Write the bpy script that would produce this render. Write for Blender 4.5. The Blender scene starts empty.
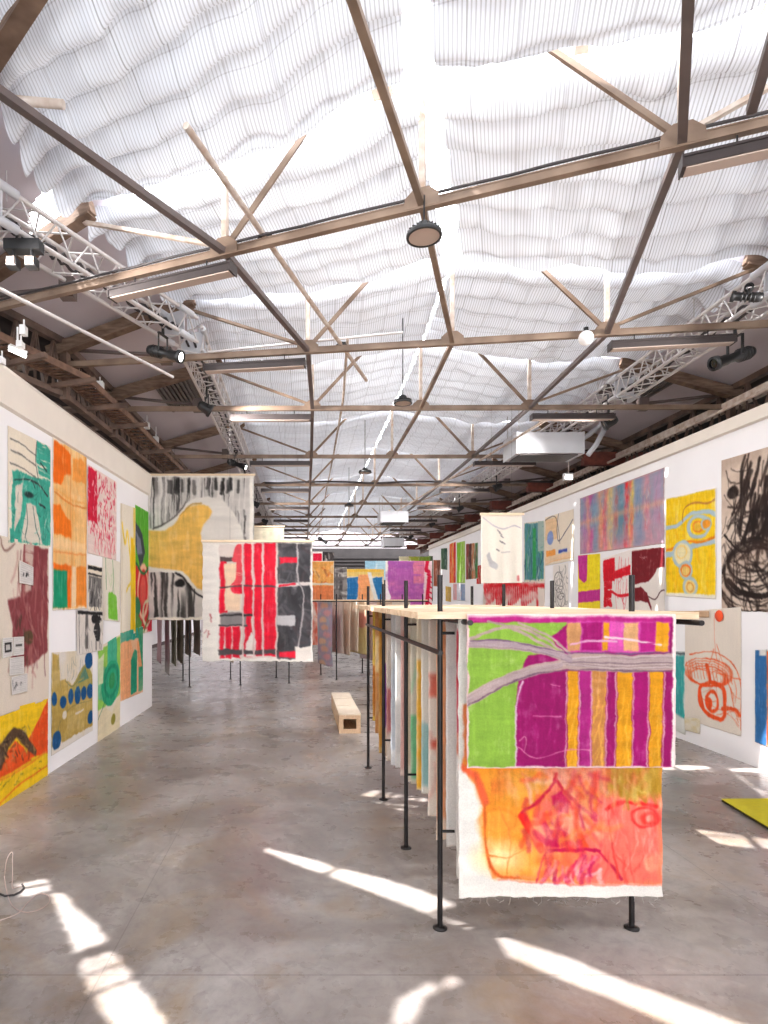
import bpy, math, random
import numpy as np
from mathutils import Vector
random.seed(7)
S = bpy.context.scene
COL = S.collection

# ---------------------------------------------------------------- camera, world, sun, exposure
EYE = 2.4          # eye height (m); hall axis is +Y, seen through a shifted lens
FPX = 600.0        # focal length in pixels of the 768 x 1024 frame
CX, CY = 305.0, 598.0
cam_d = bpy.data.cameras.new('camera'); cam = bpy.data.objects.new('camera', cam_d); COL.objects.link(cam)
cam_d.sensor_fit = 'HORIZONTAL'; cam_d.sensor_width = 36.0
cam_d.lens = FPX / 768 * 36.0
cam_d.shift_x = (384 - CX) / 768; cam_d.shift_y = -(512 - CY) / 768
cam.location = (0, 0, EYE); cam.rotation_euler = (math.pi / 2, 0, 0)
cam_d.clip_start = 0.05; cam_d.clip_end = 300
S.camera = cam
FILL_POWER = 780.0       # each fill lamp added on the lighting trusses (W)
world = bpy.data.worlds.new('world'); S.world = world; world.use_nodes = True
bg = world.node_tree.nodes['Background']
bg.inputs[0].default_value = (0.93, 0.965, 1.0, 1); bg.inputs[1].default_value = 6.0
sun_d = bpy.data.lights.new('sun', 'SUN'); sun = bpy.data.objects.new('sun', sun_d); COL.objects.link(sun)
sun_d.energy = 15.0; sun_d.angle = math.radians(0.6); sun_d.color = (1.0, 0.985, 0.965)
SUNV = Vector((3.85, 0.67, -6.6))
sun.rotation_euler = SUNV.to_track_quat('-Z', 'Y').to_euler(); sun.location = (0, 0, 20)
S.view_settings.view_transform = 'Standard'; S.view_settings.look = 'None'
S.view_settings.gamma = 1.0; S.view_settings.use_curve_mapping = False
S.view_settings.exposure = 0.16
S.cycles.use_denoising = True
S.cycles.max_bounces = 10; S.cycles.diffuse_bounces = 6; S.cycles.transparent_max_bounces = 12
S.cycles.sample_clamp_indirect = 8.0

# ---------------------------------------------------------------- helpers
def lin(c):
    return tuple(((v / 255) / 12.92 if v / 255 <= 0.04045 else ((v / 255 + 0.055) / 1.055) ** 2.4) for v in c)
def tag(o, label=None, cat=None, group=None, kind=None):
    if label: o['label'] = label
    if cat: o['category'] = cat
    if group: o['group'] = group
    if kind: o['kind'] = kind
    return o
def thing(name, label, cat, loc=(0, 0, 0), group=None):
    o = bpy.data.objects.new(name, None); COL.objects.link(o); o.location = loc; o.empty_display_size = 0.1
    return tag(o, label, cat, group)
def at(px, py, Y):
    return Vector(((px - CX) * Y / FPX, Y, EYE - (py - CY) * Y / FPX))
def floor_at(px, py):
    Y = EYE * FPX / (py - CY); return Vector(((px - CX) * Y / FPX, Y, 0))

class MB:
    def __init__(s): s.v = []; s.f = []; s.sm = []
    def add(s, vs, fs, smooth=False):
        n = len(s.v); s.v += [tuple(p) for p in vs]; s.f += [tuple(i + n for i in f) for f in fs]; s.sm += [smooth] * len(fs); return s
    def box(s, lo, hi):
        x0, y0, z0 = lo; x1, y1, z1 = hi
        return s.add([(x0,y0,z0),(x1,y0,z0),(x1,y1,z0),(x0,y1,z0),(x0,y0,z1),(x1,y0,z1),(x1,y1,z1),(x0,y1,z1)],
                     [(0,3,2,1),(4,5,6,7),(0,1,5,4),(1,2,6,5),(2,3,7,6),(3,0,4,7)])
    def frame(s, p, q, up=(0, 0, 1)):
        p, q = Vector(p), Vector(q); d = (q - p).normalized(); up = Vector(up)
        if abs(d.dot(up)) > 0.98: up = Vector((0, 1, 0))
        a = d.cross(up).normalized(); b = a.cross(d).normalized(); return p, q, a, b
    def bar(s, p, q, w, h, up=(0, 0, 1), oa=0, ob=0):
        p, q, a, b = s.frame(p, q, up); vs = []
        for c in (p, q):
            for sa, sb in ((-1,-1),(1,-1),(1,1),(-1,1)): vs.append(c + a * (sa * w / 2 + oa) + b * (sb * h / 2 + ob))
        return s.add(vs, [(0,3,2,1),(4,5,6,7),(0,1,5,4),(1,2,6,5),(2,3,7,6),(3,0,4,7)])
    def tube(s, p, q, r, n=8, r2=None, cap=True):
        p, q, a, b = s.frame(p, q); r2 = r if r2 is None else r2; vs = []
        for c, rr in ((p, r), (q, r2)):
            for i in range(n):
                t = 2 * math.pi * i / n; vs.append(c + a * (math.cos(t) * rr) + b * (math.sin(t) * rr))
        s.add(vs, [(i, (i+1) % n, n + (i+1) % n, n + i) for i in range(n)], True)
        if cap: s.add(vs, [tuple(range(n))[::-1], tuple(range(n, 2*n))])
        return s
    def path(s, pts, r, n=6):
        pts = [Vector(p) for p in pts]; vs = []
        for i, c in enumerate(pts):
            d = (pts[min(i+1, len(pts)-1)] - pts[max(i-1, 0)]).normalized(); up = Vector((0,0,1))
            if abs(d.dot(up)) > 0.98: up = Vector((0,1,0))
            a = d.cross(up).normalized(); b = a.cross(d)
            for k in range(n):
                t = 2*math.pi*k/n; vs.append(c + a*math.cos(t)*r + b*math.sin(t)*r)
        fs = [(i*n+k, i*n+(k+1)%n, (i+1)*n+(k+1)%n, (i+1)*n+k) for i in range(len(pts)-1) for k in range(n)]
        s.add(vs, fs, True); return s.add([vs[k] for k in range(n)] + [vs[-n+k] for k in range(n)], [tuple(range(n))[::-1], tuple(range(n, 2*n))])
    def lathe(s, c, prof, n=24, axis=(0,0,1)):
        c = Vector(c); d = Vector(axis).normalized(); up = Vector((0,0,1)) if abs(d.z) < 0.9 else Vector((0,1,0))
        a = d.cross(up).normalized(); b = d.cross(a); vs = []
        for r, h in prof:
            for k in range(n):
                t = 2*math.pi*k/n; vs.append(c + d*h + a*math.cos(t)*r + b*math.sin(t)*r)
        return s.add(vs, [(i*n+k, i*n+(k+1)%n, (i+1)*n+(k+1)%n, (i+1)*n+k) for i in range(len(prof)-1) for k in range(n)], True)
    def sphere(s, c, r, n=16):
        return s.lathe(c, [(max(1e-4, r*math.sin(math.pi*i/10)), -r*math.cos(math.pi*i/10)) for i in range(11)], n)
    def build(s, name, mat, parent=None, off=None):
        me = bpy.data.meshes.new(name)
        off = Vector(off) if off is not None else (Vector(parent.location) if parent and parent.type == 'EMPTY' else Vector((0,0,0)))
        me.from_pydata([tuple(Vector(p) - off) for p in s.v], [], s.f); me.materials.append(mat)
        me.polygons.foreach_set('use_smooth', s.sm); me.update()
        o = bpy.data.objects.new(name, me); COL.objects.link(o)
        if parent: o.parent = parent
        return o
def sub(mb, name, mat, part, root):      # a sub-part of a part that itself sits at the root's origin
    o = mb.build(name, mat, None, root.location); o.parent = part; return o
def copy_tree(o, parent=None):
    c = o.copy(); COL.objects.link(c); c.parent = parent
    for ch in list(o.children): copy_tree(ch, c)
    return c

# ---------------------------------------------------------------- materials
def mat(name, col, rough=0.6, metal=0.0, noise=0.0, nscale=8.0, spec=0.5, col2=None, stretch=(1,1,1), bump=0.0):
    m = bpy.data.materials.new(name); m.use_nodes = True; nt = m.node_tree; b = nt.nodes['Principled BSDF']
    b.inputs['Roughness'].default_value = rough; b.inputs['Metallic'].default_value = metal
    b.inputs['Specular IOR Level'].default_value = spec
    c = lin(col)
    tc = nt.nodes.new('ShaderNodeTexCoord'); mp = nt.nodes.new('ShaderNodeMapping'); nt.links.new(tc.outputs['Object'], mp.inputs['Vector'])
    mp.inputs['Scale'].default_value = stretch
    n = nt.nodes.new('ShaderNodeTexNoise'); n.inputs['Scale'].default_value = nscale; n.inputs['Detail'].default_value = 6
    nt.links.new(mp.outputs[0], n.inputs['Vector'])
    r = nt.nodes.new('ShaderNodeValToRGB'); nt.links.new(n.outputs['Fac'], r.inputs[0])
    c2 = lin(col2) if col2 else tuple(v * (1 - noise) for v in c)
    r.color_ramp.elements[0].position = 0.32; r.color_ramp.elements[1].position = 0.68
    r.color_ramp.elements[0].color = (*c2, 1); r.color_ramp.elements[1].color = (*c, 1)
    nt.links.new(r.outputs[0], b.inputs['Base Color'])
    if bump:
        bp = nt.nodes.new('ShaderNodeBump'); bp.inputs['Strength'].default_value = bump; bp.inputs['Distance'].default_value = 0.01
        nt.links.new(n.outputs['Fac'], bp.inputs['Height']); nt.links.new(bp.outputs[0], b.inputs['Normal'])
    return m
def emit(name, col, strength):
    m = bpy.data.materials.new(name); m.use_nodes = True; b = m.node_tree.nodes['Principled BSDF']
    b.inputs['Emission Color'].default_value = (*lin(col), 1); b.inputs['Emission Strength'].default_value = strength
    return m
M = {
 'wall': mat('white_wall_paint', (240,237,238), 0.8, noise=0.04, nscale=1.5),
 'cornice': mat('cream_plaster', (230,220,208), 0.8, noise=0.05, nscale=3),
 'board': mat('grey_ceiling_board', (196,186,190), 0.85, noise=0.08, nscale=1.2),
 'soffit': mat('shaded_timber_soffit', (62,50,46), 0.9, noise=0.5, nscale=4),  # timber brown, darkened to carry the shade behind the walls
 'tie': mat('painted_brown_steel', (146,124,106), 0.5, nscale=2.5, col2=(104,82,66)),
 'post': mat('pale_painted_steel', (214,202,192), 0.55, noise=0.2, nscale=9, col2=(176,150,130)),
 'darkbar': mat('dark_brown_steel', (96,82,78), 0.45, noise=0.25, nscale=5),
 'timber': mat('old_timber', (132,108,90), 0.75, noise=0.5, nscale=5, col2=(92,70,56), stretch=(1,1,5), bump=0.3),
 'rust': mat('rust_red_steel', (124,62,48), 0.6, noise=0.4, nscale=7, col2=(84,40,32)),
 'girder': mat('girder_steel', (118,94,80), 0.6, nscale=4, col2=(70,52,44)),
 'rusty': mat('rusty_tray_steel', (132,100,80), 0.7, nscale=7, col2=(86,62,50)),
 'alu': mat('aluminium_tube', (214,208,206), 0.35, metal=0.35, noise=0.12, nscale=10),
 'black': mat('black_powdercoat', (30,29,30), 0.45, noise=0.2, nscale=10),
 'pole': mat('blackened_steel', (46,42,42), 0.4, metal=0.5, noise=0.3, nscale=14),
 'wood': mat('pine_wood', (232,206,176), 0.55, noise=0.15, nscale=5, col2=(214,182,146), stretch=(1,8,8)),
 'ply': mat('birch_plywood', (228,196,162), 0.55, noise=0.15, nscale=4, col2=(206,170,134), stretch=(8,1,8)),
 'plyedge': mat('plywood_top', (240,222,200), 0.5, noise=0.1, nscale=4, stretch=(8,1,8)),
 'housing': mat('lamp_housing_grey', (66,58,57), 0.4, metal=0.3, noise=0.15),
 'diff': mat('lamp_diffuser', (186,166,154), 0.5, noise=0.05),
 'white': mat('white_plastic', (238,236,234), 0.4, noise=0.04),
 'duct': mat('grey_sheet_metal', (204,204,208), 0.5, metal=0.2, noise=0.1, nscale=3),
 'glass': mat('black_glass', (20,20,22), 0.15, noise=0.0),
 'lit': emit('lit_lamp', (255,252,248), 9.0),
 'yellowmat': mat('yellow_felt', (214,200,30), 0.9, noise=0.12, nscale=20, bump=0.2),
 'yellowedge': mat('mat_edge', (70,60,30), 0.9, noise=0.2),
 'dark': mat('dark_shutter', (58,52,52), 0.7, noise=0.3, nscale=2),
 'basebd': mat('dark_baseboard', (86,70,66), 0.7, noise=0.2),
 'cable': mat('cable_rubber', (60,54,54), 0.6, noise=0.1),
 'pinkcable': mat('thin_bare_wire', (200,176,168), 0.5, noise=0.1),
 'vent': mat('corrugated_vent_metal', (112,104,102), 0.6, noise=0.3, nscale=4),
 'batten': mat('canvas_batten_wood', (232,208,176), 0.55, noise=0.1, nscale=6),
 'wire': mat('steel_wire', (190,186,184), 0.4, metal=0.5),
}
# painted canvas: pigment stored per vertex, plus a woven grain
m = bpy.data.materials.new('painted_canvas'); m.use_nodes = True; nt = m.node_tree; b = nt.nodes['Principled BSDF']
b.inputs['Roughness'].default_value = 0.82; b.inputs['Specular IOR Level'].default_value = 0.25
a = nt.nodes.new('ShaderNodeAttribute'); a.attribute_name = 'paint'
n = nt.nodes.new('ShaderNodeTexNoise'); n.inputs['Scale'].default_value = 90; n.inputs['Detail'].default_value = 3
tc = nt.nodes.new('ShaderNodeTexCoord'); nt.links.new(tc.outputs['Object'], n.inputs['Vector'])
mr = nt.nodes.new('ShaderNodeMapRange'); nt.links.new(n.outputs['Fac'], mr.inputs['Value'])
mr.inputs['From Min'].default_value = 0.3; mr.inputs['From Max'].default_value = 0.7; mr.inputs['To Min'].default_value = 0.9; mr.inputs['To Max'].default_value = 1.05
vm = nt.nodes.new('ShaderNodeVectorMath'); vm.operation = 'SCALE'; nt.links.new(a.outputs['Color'], vm.inputs[0]); nt.links.new(mr.outputs[0], vm.inputs['Scale'])
nt.links.new(vm.outputs[0], b.inputs['Base Color'])
tr = nt.nodes.new('ShaderNodeBsdfTranslucent'); nt.links.new(vm.outputs[0], tr.inputs['Color'])
mx = nt.nodes.new('ShaderNodeMixShader'); mx.inputs[0].default_value = 0.15
nt.links.new(b.outputs[0], mx.inputs[1]); nt.links.new(tr.outputs[0], mx.inputs[2]); nt.links.new(mx.outputs[0], nt.nodes['Material Output'].inputs[0])
M['canvas'] = m
# sheer striped shade cloth
m = bpy.data.materials.new('sheer_striped_shade_cloth'); m.use_nodes = True; nt = m.node_tree; nt.nodes.remove(nt.nodes['Principled BSDF'])
uv = nt.nodes.new('ShaderNodeUVMap'); uv.uv_map = 'cloth'; sp = nt.nodes.new('ShaderNodeSeparateXYZ'); nt.links.new(uv.outputs[0], sp.inputs[0])
def mth(op, a, bb=None, c=None):
    n = nt.nodes.new('ShaderNodeMath'); n.operation = op
    for i, v in enumerate((a, bb, c)):
        if v is None: continue
        if isinstance(v, (int, float)): n.inputs[i].default_value = v
        else: nt.links.new(v, n.inputs[i])
    return n.outputs[0]
fine = mth('GREATER_THAN', mth('FRACT', mth('MULTIPLY', sp.outputs[0], 1 / 0.034)), 0.66)
wide = mth('GREATER_THAN', mth('FRACT', mth('MULTIPLY', sp.outputs[0], 1 / 0.38)), 0.965)
cross = mth('GREATER_THAN', mth('FRACT', mth('MULTIPLY', sp.outputs[1], 1 / 0.46)), 0.975)
nz = nt.nodes.new('ShaderNodeTexNoise'); nz.inputs['Scale'].default_value = 2.2; nt.links.new(uv.outputs[0], nz.inputs['Vector'])
line = mth('ADD', mth('MULTIPLY', fine, 0.36), mth('ADD', mth('MULTIPLY', wide, 0.28), mth('MULTIPLY', cross, 0.2)))
tone = mth('SUBTRACT', 1.0, mth('ADD', line, mth('MULTIPLY', nz.outputs['Fac'], 0.10)))
cm = nt.nodes.new('ShaderNodeMix'); cm.data_type = 'RGBA'; nt.links.new(tone, cm.inputs['Factor'])
cm.inputs['A'].default_value = (*lin((122,120,124)), 1); cm.inputs['B'].default_value = (*lin((238,242,250)), 1)
df = nt.nodes.new('ShaderNodeBsdfDiffuse'); tl = nt.nodes.new('ShaderNodeBsdfTranslucent'); tp = nt.nodes.new('ShaderNodeBsdfTransparent')
nt.links.new(cm.outputs['Result'], df.inputs[0]); nt.links.new(cm.outputs['Result'], tl.inputs[0])
m1 = nt.nodes.new('ShaderNodeMixShader'); m1.inputs[0].default_value = 0.031; nt.links.new(df.outputs[0], m1.inputs[1]); nt.links.new(tl.outputs[0], m1.inputs[2])
m2 = nt.nodes.new('ShaderNodeMixShader'); m2.inputs[0].default_value = 0.0; nt.links.new(m1.outputs[0], m2.inputs[1]); nt.links.new(tp.outputs[0], m2.inputs[2])
nt.links.new(m2.outputs[0], nt.nodes['Material Output'].inputs[0]); M['shade'] = m
# polished concrete floor
m = bpy.data.materials.new('polished_concrete'); m.use_nodes = True; nt = m.node_tree; b = nt.nodes['Principled BSDF']
tc = nt.nodes.new('ShaderNodeTexCoord'); P0 = tc.outputs['Object']
def nzn(scale, detail=8, rough=0.6, dist=0.0):
    n = nt.nodes.new('ShaderNodeTexNoise'); n.inputs['Scale'].default_value = scale; n.inputs['Detail'].default_value = detail
    n.inputs['Roughness'].default_value = rough; n.inputs['Distortion'].default_value = dist; nt.links.new(P0, n.inputs['Vector']); return n.outputs['Fac']
def ramp(f, stops):
    r = nt.nodes.new('ShaderNodeValToRGB'); nt.links.new(f, r.inputs[0]); e = r.color_ramp.elements
    while len(e) < len(stops): e.new(0.5)
    for el, (p, c) in zip(e, stops): el.position = p; el.color = (*lin(c), 1)
    return r.outputs[0]
def mixc(f, a, bb, mode='MIX'):
    n = nt.nodes.new('ShaderNodeMix'); n.data_type = 'RGBA'; n.blend_type = mode
    if isinstance(f, (int, float)): n.inputs['Factor'].default_value = f
    else: nt.links.new(f, n.inputs['Factor'])
    nt.links.new(a, n.inputs['A']); 
    if isinstance(bb, tuple): n.inputs['B'].default_value = (*lin(bb), 1)
    else: nt.links.new(bb, n.inputs['B'])
    return n.outputs['Result']
base = ramp(nzn(0.55, 12, 0.66, 0.7), [(0.34, (134,123,117)), (0.5, (166,158,154)), (0.64, (200,194,191))])
fine_ = ramp(nzn(9, 8, 0.7, 0.6), [(0.3, (128,119,114)), (0.52, (208,203,200)), (0.75, (238,234,232))])
c = mixc(0.5, base, fine_, 'MULTIPLY')
st = nt.nodes.new('ShaderNodeMapRange'); nt.links.new(nzn(0.9, 9, 0.7, 1.2), st.inputs['Value']); st.inputs['From Min'].default_value = 0.50; st.inputs['From Max'].default_value = 0.72; st.inputs['To Max'].default_value = 0.55
c = mixc(st.outputs[0], c, (158,132,98))
sx = nt.nodes.new('ShaderNodeSeparateXYZ'); nt.links.new(P0, sx.inputs[0])
def joint(chan, pos, w, off=0.0):
    d = mth('ABSOLUTE', mth('SUBTRACT', mth('PINGPONG', mth('ADD', chan, off), pos), 0)); return mth('LESS_THAN', d, w)
j = mth('MAXIMUM', joint(sx.outputs[1], 1.62, 0.007, -0.58), joint(sx.outputs[0], 2.4, 0.005, 1.3))
c = mixc(mth('MULTIPLY', j, 0.45), c, (92,84,80))
cr = nt.nodes.new('ShaderNodeTexVoronoi'); cr.feature = 'DISTANCE_TO_EDGE'; cr.inputs['Scale'].default_value = 0.25
wv = nt.nodes.new('ShaderNodeVectorMath'); wv.operation = 'ADD'; nt.links.new(P0, wv.inputs[0])
nn = nt.nodes.new('ShaderNodeTexNoise'); nn.inputs['Scale'].default_value = 1.4; nn.inputs['Detail'].default_value = 4; nt.links.new(P0, nn.inputs['Vector'])
sc_ = nt.nodes.new('ShaderNodeVectorMath'); sc_.operation = 'SCALE'; sc_.inputs['Scale'].default_value = 0.35; nt.links.new(nn.outputs['Color'], sc_.inputs[0]); nt.links.new(sc_.outputs[0], wv.inputs[1])
nt.links.new(wv.outputs[0], cr.inputs['Vector'])
c = mixc(mth('MULTIPLY', mth('LESS_THAN', cr.outputs['Distance'], 0.0022), mth('MULTIPLY', nn.outputs['Fac'], 0.4)), c, (104,94,88))
nt.links.new(c, b.inputs['Base Color'])
rr = nt.nodes.new('ShaderNodeMapRange'); nt.links.new(nzn(3.0, 6), rr.inputs['Value']); rr.inputs['To Min'].default_value = 0.16; rr.inputs['To Max'].default_value = 0.42
nt.links.new(rr.outputs[0], b.inputs['Roughness']); b.inputs['Specular IOR Level'].default_value = 0.45
M['floor'] = m
# ---------------------------------------------------------------- the curved hall: truss lines T[k] = (centre, direction across)
H = EYE + 3.3       # height of the tie beams
def ang(d): return Vector((math.cos(math.radians(d)), math.sin(math.radians(d)), 0))
T = {-1: (Vector((0.6, -7.0, 0)), ang(0)), 0: (Vector((0.1, 1.50, 0)), ang(-38.3)), 1: (Vector((0.985, 5.04, 0)), ang(-21.5)),
     2: (Vector((1.90, 7.74, 0)), ang(-8.1)), 3: (Vector((2.01, 10.42, 0)), ang(-0.6))}
for k, y in enumerate((14.0, 17.5, 21.0, 24.4, 27.8, 31.2, 34.6, 38.2)): T[4 + k] = (Vector((2.03, y, 0)), ang(0))
def tp(k, u, z=0.0, dy=0.0):
    c, d = T[k]; p = c + d * u; return Vector((p.x - d.y * 0 , p.y, H + z)) + Vector((-d.y, d.x, 0)) * dy
def struct(mb, name, m): return tag(mb.build(name, m), kind='structure')

def lefx(y): return -3.52 + (y - 6.92) * 0.0187       # the left partition is a touch off the axis
RX = 6.40
f = MB(); f.add([(-7.4,-7.2,0),(9.6,-7.2,0),(9.6,42,0),(-7.4,42,0)], [(0,1,2,3)]); struct(f, 'floor', M['floor'])
w = MB(); y0, y1 = 6.15, 13.33
w.add([(lefx(y0),y0,0),(lefx(y1),y1,0),(lefx(y1)-.14,y1,0),(lefx(y0)-.14,y0,0),(lefx(y0),y0,4.98),(lefx(y1),y1,4.98),(lefx(y1)-.14,y1,4.98),(lefx(y0)-.14,y0,4.98)],
      [(0,1,5,4),(1,2,6,5),(2,3,7,6),(3,0,4,7),(4,5,6,7)])
struct(w, 'wall_left', M['wall'])
w = MB(); y0 = 6.15
xs = [(0.0, 4.62), (0.05, 4.64), (0.09, 5.02), (0.06, 5.08), (-0.16, 5.08)]
vs = []
for yy in (y0, y1 + .02):
    for dx, z in xs: vs.append((lefx(yy) + dx, yy, z))
    vs.append((lefx(yy) - .16, yy, 4.62))
w.add(vs, [(i, (i+1) % 6, 6 + (i+1) % 6, 6 + i) for i in range(6)] + [(5,4,3,2,1,0), (6,7,8,9,10,11)])
struct(w, 'trim_left', M['cornice'])
w = MB().box((RX, -2.0, 0), (RX + .16, 31.0, 4.9)); struct(w, 'wall_right', M['wall'])
w = MB(); w.box((RX - .02, -2.0, 4.9), (RX + .18, 31.02, 5.1)); w.box((RX - .10, -2.0, 4.885), (RX + .0, 31.02, 4.93)); struct(w, 'trim_right', M['cornice'])
# outer shell
w = MB().box((-7.5, 8.0, 0), (-7.3, 42, 5.6)); w.box((-7.5, -7.2, 0), (-7.3, 8.0, 4.6)); struct(w, 'wall_outer_left', M['wall'])
w = MB().box((-7.3, 14.0, 0), (-7.27, 42, .16)); struct(w, 'baseboard_outer_left', M['basebd'])
w = MB().box((9.6, -7.2, 0), (9.8, 42, 5.6)); struct(w, 'wall_outer_right', M['wall'])
# unseen window end added behind the camera for fill light: piers, sill, head and mullions, open to the sky between them
w = MB()
w.box((-7.5, -7.4, 0), (9.8, -7.2, 0.5)); w.box((-7.5, -7.4, 5.4), (9.8, -7.2, 7.4))
w.box((-7.5, -7.4, 0.5), (-5.4, -7.2, 5.4)); w.box((7.6, -7.4, 0.5), (9.8, -7.2, 5.4))
struct(w, 'wall_back', M['wall'])
w = MB()
for x in np.linspace(-5.4, 7.6, 8): w.box((x-.03, -7.36, .5), (x+.03, -7.28, 5.4))
for z in (2.0, 4.0): w.box((-5.4, -7.36, z-.03), (7.6, -7.28, z+.03))
struct(w, 'fill_window_1', M['post'])
w = MB(); w.box((-7.4, 42, 0), (9.7, 42.2, 7.4)); struct(w, 'wall_far', M['board'])
w = MB(); w.box((-3.5, 41.7, 0), (9.0, 41.98, 5.85))
for i in range(22): w.box((-3.5, 41.6, .2 + i * .235), (9.0, 41.7, .2 + i * .235 + .1))
struct(w, 'door_1', M['dark'])

# side ceilings (grey boards) and the dark soffits outside them
KS = sorted(T)
def in_poly(x, y, P):
    r = False
    for i in range(len(P)):
        x1, y1 = P[i]; x2, y2 = P[i-1]
        if (y1 > y) != (y2 > y) and x < (x2-x1)*(y-y1)/(y2-y1)+x1: r = not r
    return r
def back(px, py, z):                   # where the sun ray that lands on this floor pixel crosses height z
    p = floor_at(px, py); t = z / 6.6; return (p.x - 3.85 * t, p.y - 0.67 * t)
ZS = 5.55
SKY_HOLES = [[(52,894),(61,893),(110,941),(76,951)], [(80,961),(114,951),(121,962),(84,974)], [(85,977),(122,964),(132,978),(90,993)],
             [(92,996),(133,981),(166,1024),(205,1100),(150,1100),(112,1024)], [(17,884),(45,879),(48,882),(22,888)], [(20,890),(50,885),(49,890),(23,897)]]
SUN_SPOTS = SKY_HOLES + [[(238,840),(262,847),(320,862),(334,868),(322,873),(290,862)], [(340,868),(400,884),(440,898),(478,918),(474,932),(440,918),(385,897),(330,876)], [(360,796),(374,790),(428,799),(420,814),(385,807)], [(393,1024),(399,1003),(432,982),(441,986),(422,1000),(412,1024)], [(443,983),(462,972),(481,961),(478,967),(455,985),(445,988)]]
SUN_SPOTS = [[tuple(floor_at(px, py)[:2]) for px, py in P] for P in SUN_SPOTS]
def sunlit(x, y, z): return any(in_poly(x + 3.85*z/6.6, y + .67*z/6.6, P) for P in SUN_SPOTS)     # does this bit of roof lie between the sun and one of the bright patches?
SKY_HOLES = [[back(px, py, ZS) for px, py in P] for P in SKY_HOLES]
def ceiling_strip(name, side, prof, m, thick=.05):
    mb = MB()
    for k0, k1 in zip(KS[:-1], KS[1:]):
        if name.startswith('ceiling_outer_left') and k0 == -1: continue
        if name == 'ceiling_left' and k0 in (-1, 0, 1):      # holes added in the nearest boards to shape the sun patches
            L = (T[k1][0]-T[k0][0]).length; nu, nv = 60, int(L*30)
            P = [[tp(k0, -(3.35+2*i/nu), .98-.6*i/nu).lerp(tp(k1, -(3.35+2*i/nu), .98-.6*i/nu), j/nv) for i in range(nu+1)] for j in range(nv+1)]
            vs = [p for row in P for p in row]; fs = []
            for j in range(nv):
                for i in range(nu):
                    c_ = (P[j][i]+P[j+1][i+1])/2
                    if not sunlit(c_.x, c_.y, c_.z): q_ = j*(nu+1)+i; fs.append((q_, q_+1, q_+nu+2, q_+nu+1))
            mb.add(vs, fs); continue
        for (u0, z0), (u1, z1) in zip(prof[:-1], prof[1:]):
            a, b_, c, d = tp(k0, side*u0, z0), tp(k0, side*u1, z1), tp(k1, side*u1, z1), tp(k1, side*u0, z0)
            up = Vector((0, 0, thick)); vs = [a, b_, c, d, a+up, b_+up, c+up, d+up]
            mb.add(vs, [(0,1,2,3),(7,6,5,4),(0,4,5,1),(2,6,7,3),(1,5,6,2),(3,7,4,0)])
    struct(mb, name, m)
SIDE = [(3.35, .98), (5.35, .38)]
OUTER = [(5.35, .38), (5.6, .3), (9.6, -.15)]
ceiling_strip('ceiling_left', -1, SIDE, M['board']); ceiling_strip('ceiling_right', 1, SIDE, M['board'])
ceiling_strip('ceiling_outer_left', -1, OUTER, M['soffit']); ceiling_strip('ceiling_outer_right', 1, OUTER, M['soffit'])
# the outer left soffit nearest the camera: unseen flat deck, holes added to cast the floor sun patches
mb = MB(); st = 0.035
a, b_, c, d = tp(-1, -5.3), tp(-1, -10.2), tp(0, -9.6), tp(0, -5.35)
X = np.arange(-9.5, -3.4, st); Yg = np.arange(-7.3, 8.2, st)
quad = [(a.x,a.y),(b_.x,b_.y),(c.x,c.y),(d.x,d.y)]
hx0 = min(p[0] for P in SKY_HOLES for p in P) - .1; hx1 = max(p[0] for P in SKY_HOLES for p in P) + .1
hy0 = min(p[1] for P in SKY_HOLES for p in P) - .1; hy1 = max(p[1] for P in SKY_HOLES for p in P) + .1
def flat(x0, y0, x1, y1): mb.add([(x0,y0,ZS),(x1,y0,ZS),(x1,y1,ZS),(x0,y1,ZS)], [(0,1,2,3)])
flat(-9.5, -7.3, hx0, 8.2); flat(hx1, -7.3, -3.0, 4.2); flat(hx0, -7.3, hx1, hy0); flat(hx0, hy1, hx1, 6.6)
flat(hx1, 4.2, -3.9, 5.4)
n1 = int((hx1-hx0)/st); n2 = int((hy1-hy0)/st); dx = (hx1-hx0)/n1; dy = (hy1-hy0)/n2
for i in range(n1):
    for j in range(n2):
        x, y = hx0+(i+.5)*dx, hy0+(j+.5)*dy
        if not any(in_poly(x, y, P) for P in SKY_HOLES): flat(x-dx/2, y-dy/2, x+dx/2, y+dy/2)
struct(mb, 'ceiling_sun_cutouts', M['soffit'])

# ---------------------------------------------------------------- shade cloths, two to a bay
def hprof(u):
    u = abs(u); return float(np.interp(u, [0, 1.0, 1.9, 2.8, 3.6], [1.12, .90, .78, .80, .92]))
def vnoise(seed, nx, ny, X, Y):
    r = np.random.RandomState(seed).rand(ny + 2, nx + 2)
    x = np.clip(X, 0, .99999) * nx; y = np.clip(Y, 0, .99999) * ny; xi = x.astype(int); yi = y.astype(int); fx = x - xi; fy = y - yi
    fx = fx*fx*(3-2*fx); fy = fy*fy*(3-2*fy)
    return (r[yi, xi]*(1-fx) + r[yi, xi+1]*fx)*(1-fy) + (r[yi+1, xi]*(1-fx) + r[yi+1, xi+1]*fx)*fy
SLITS = [[(393,1024),(399,1003),(432,982),(441,986),(422,1000),(412,1024)], [(443,983),(462,972),(481,961),(478,967),(455,985),(445,988)]]  # slits added in the unseen cloth, traced back from floor sun patches
SLITS = [[back(px, py, H + .85) for px, py in P] for P in SLITS]
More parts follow.
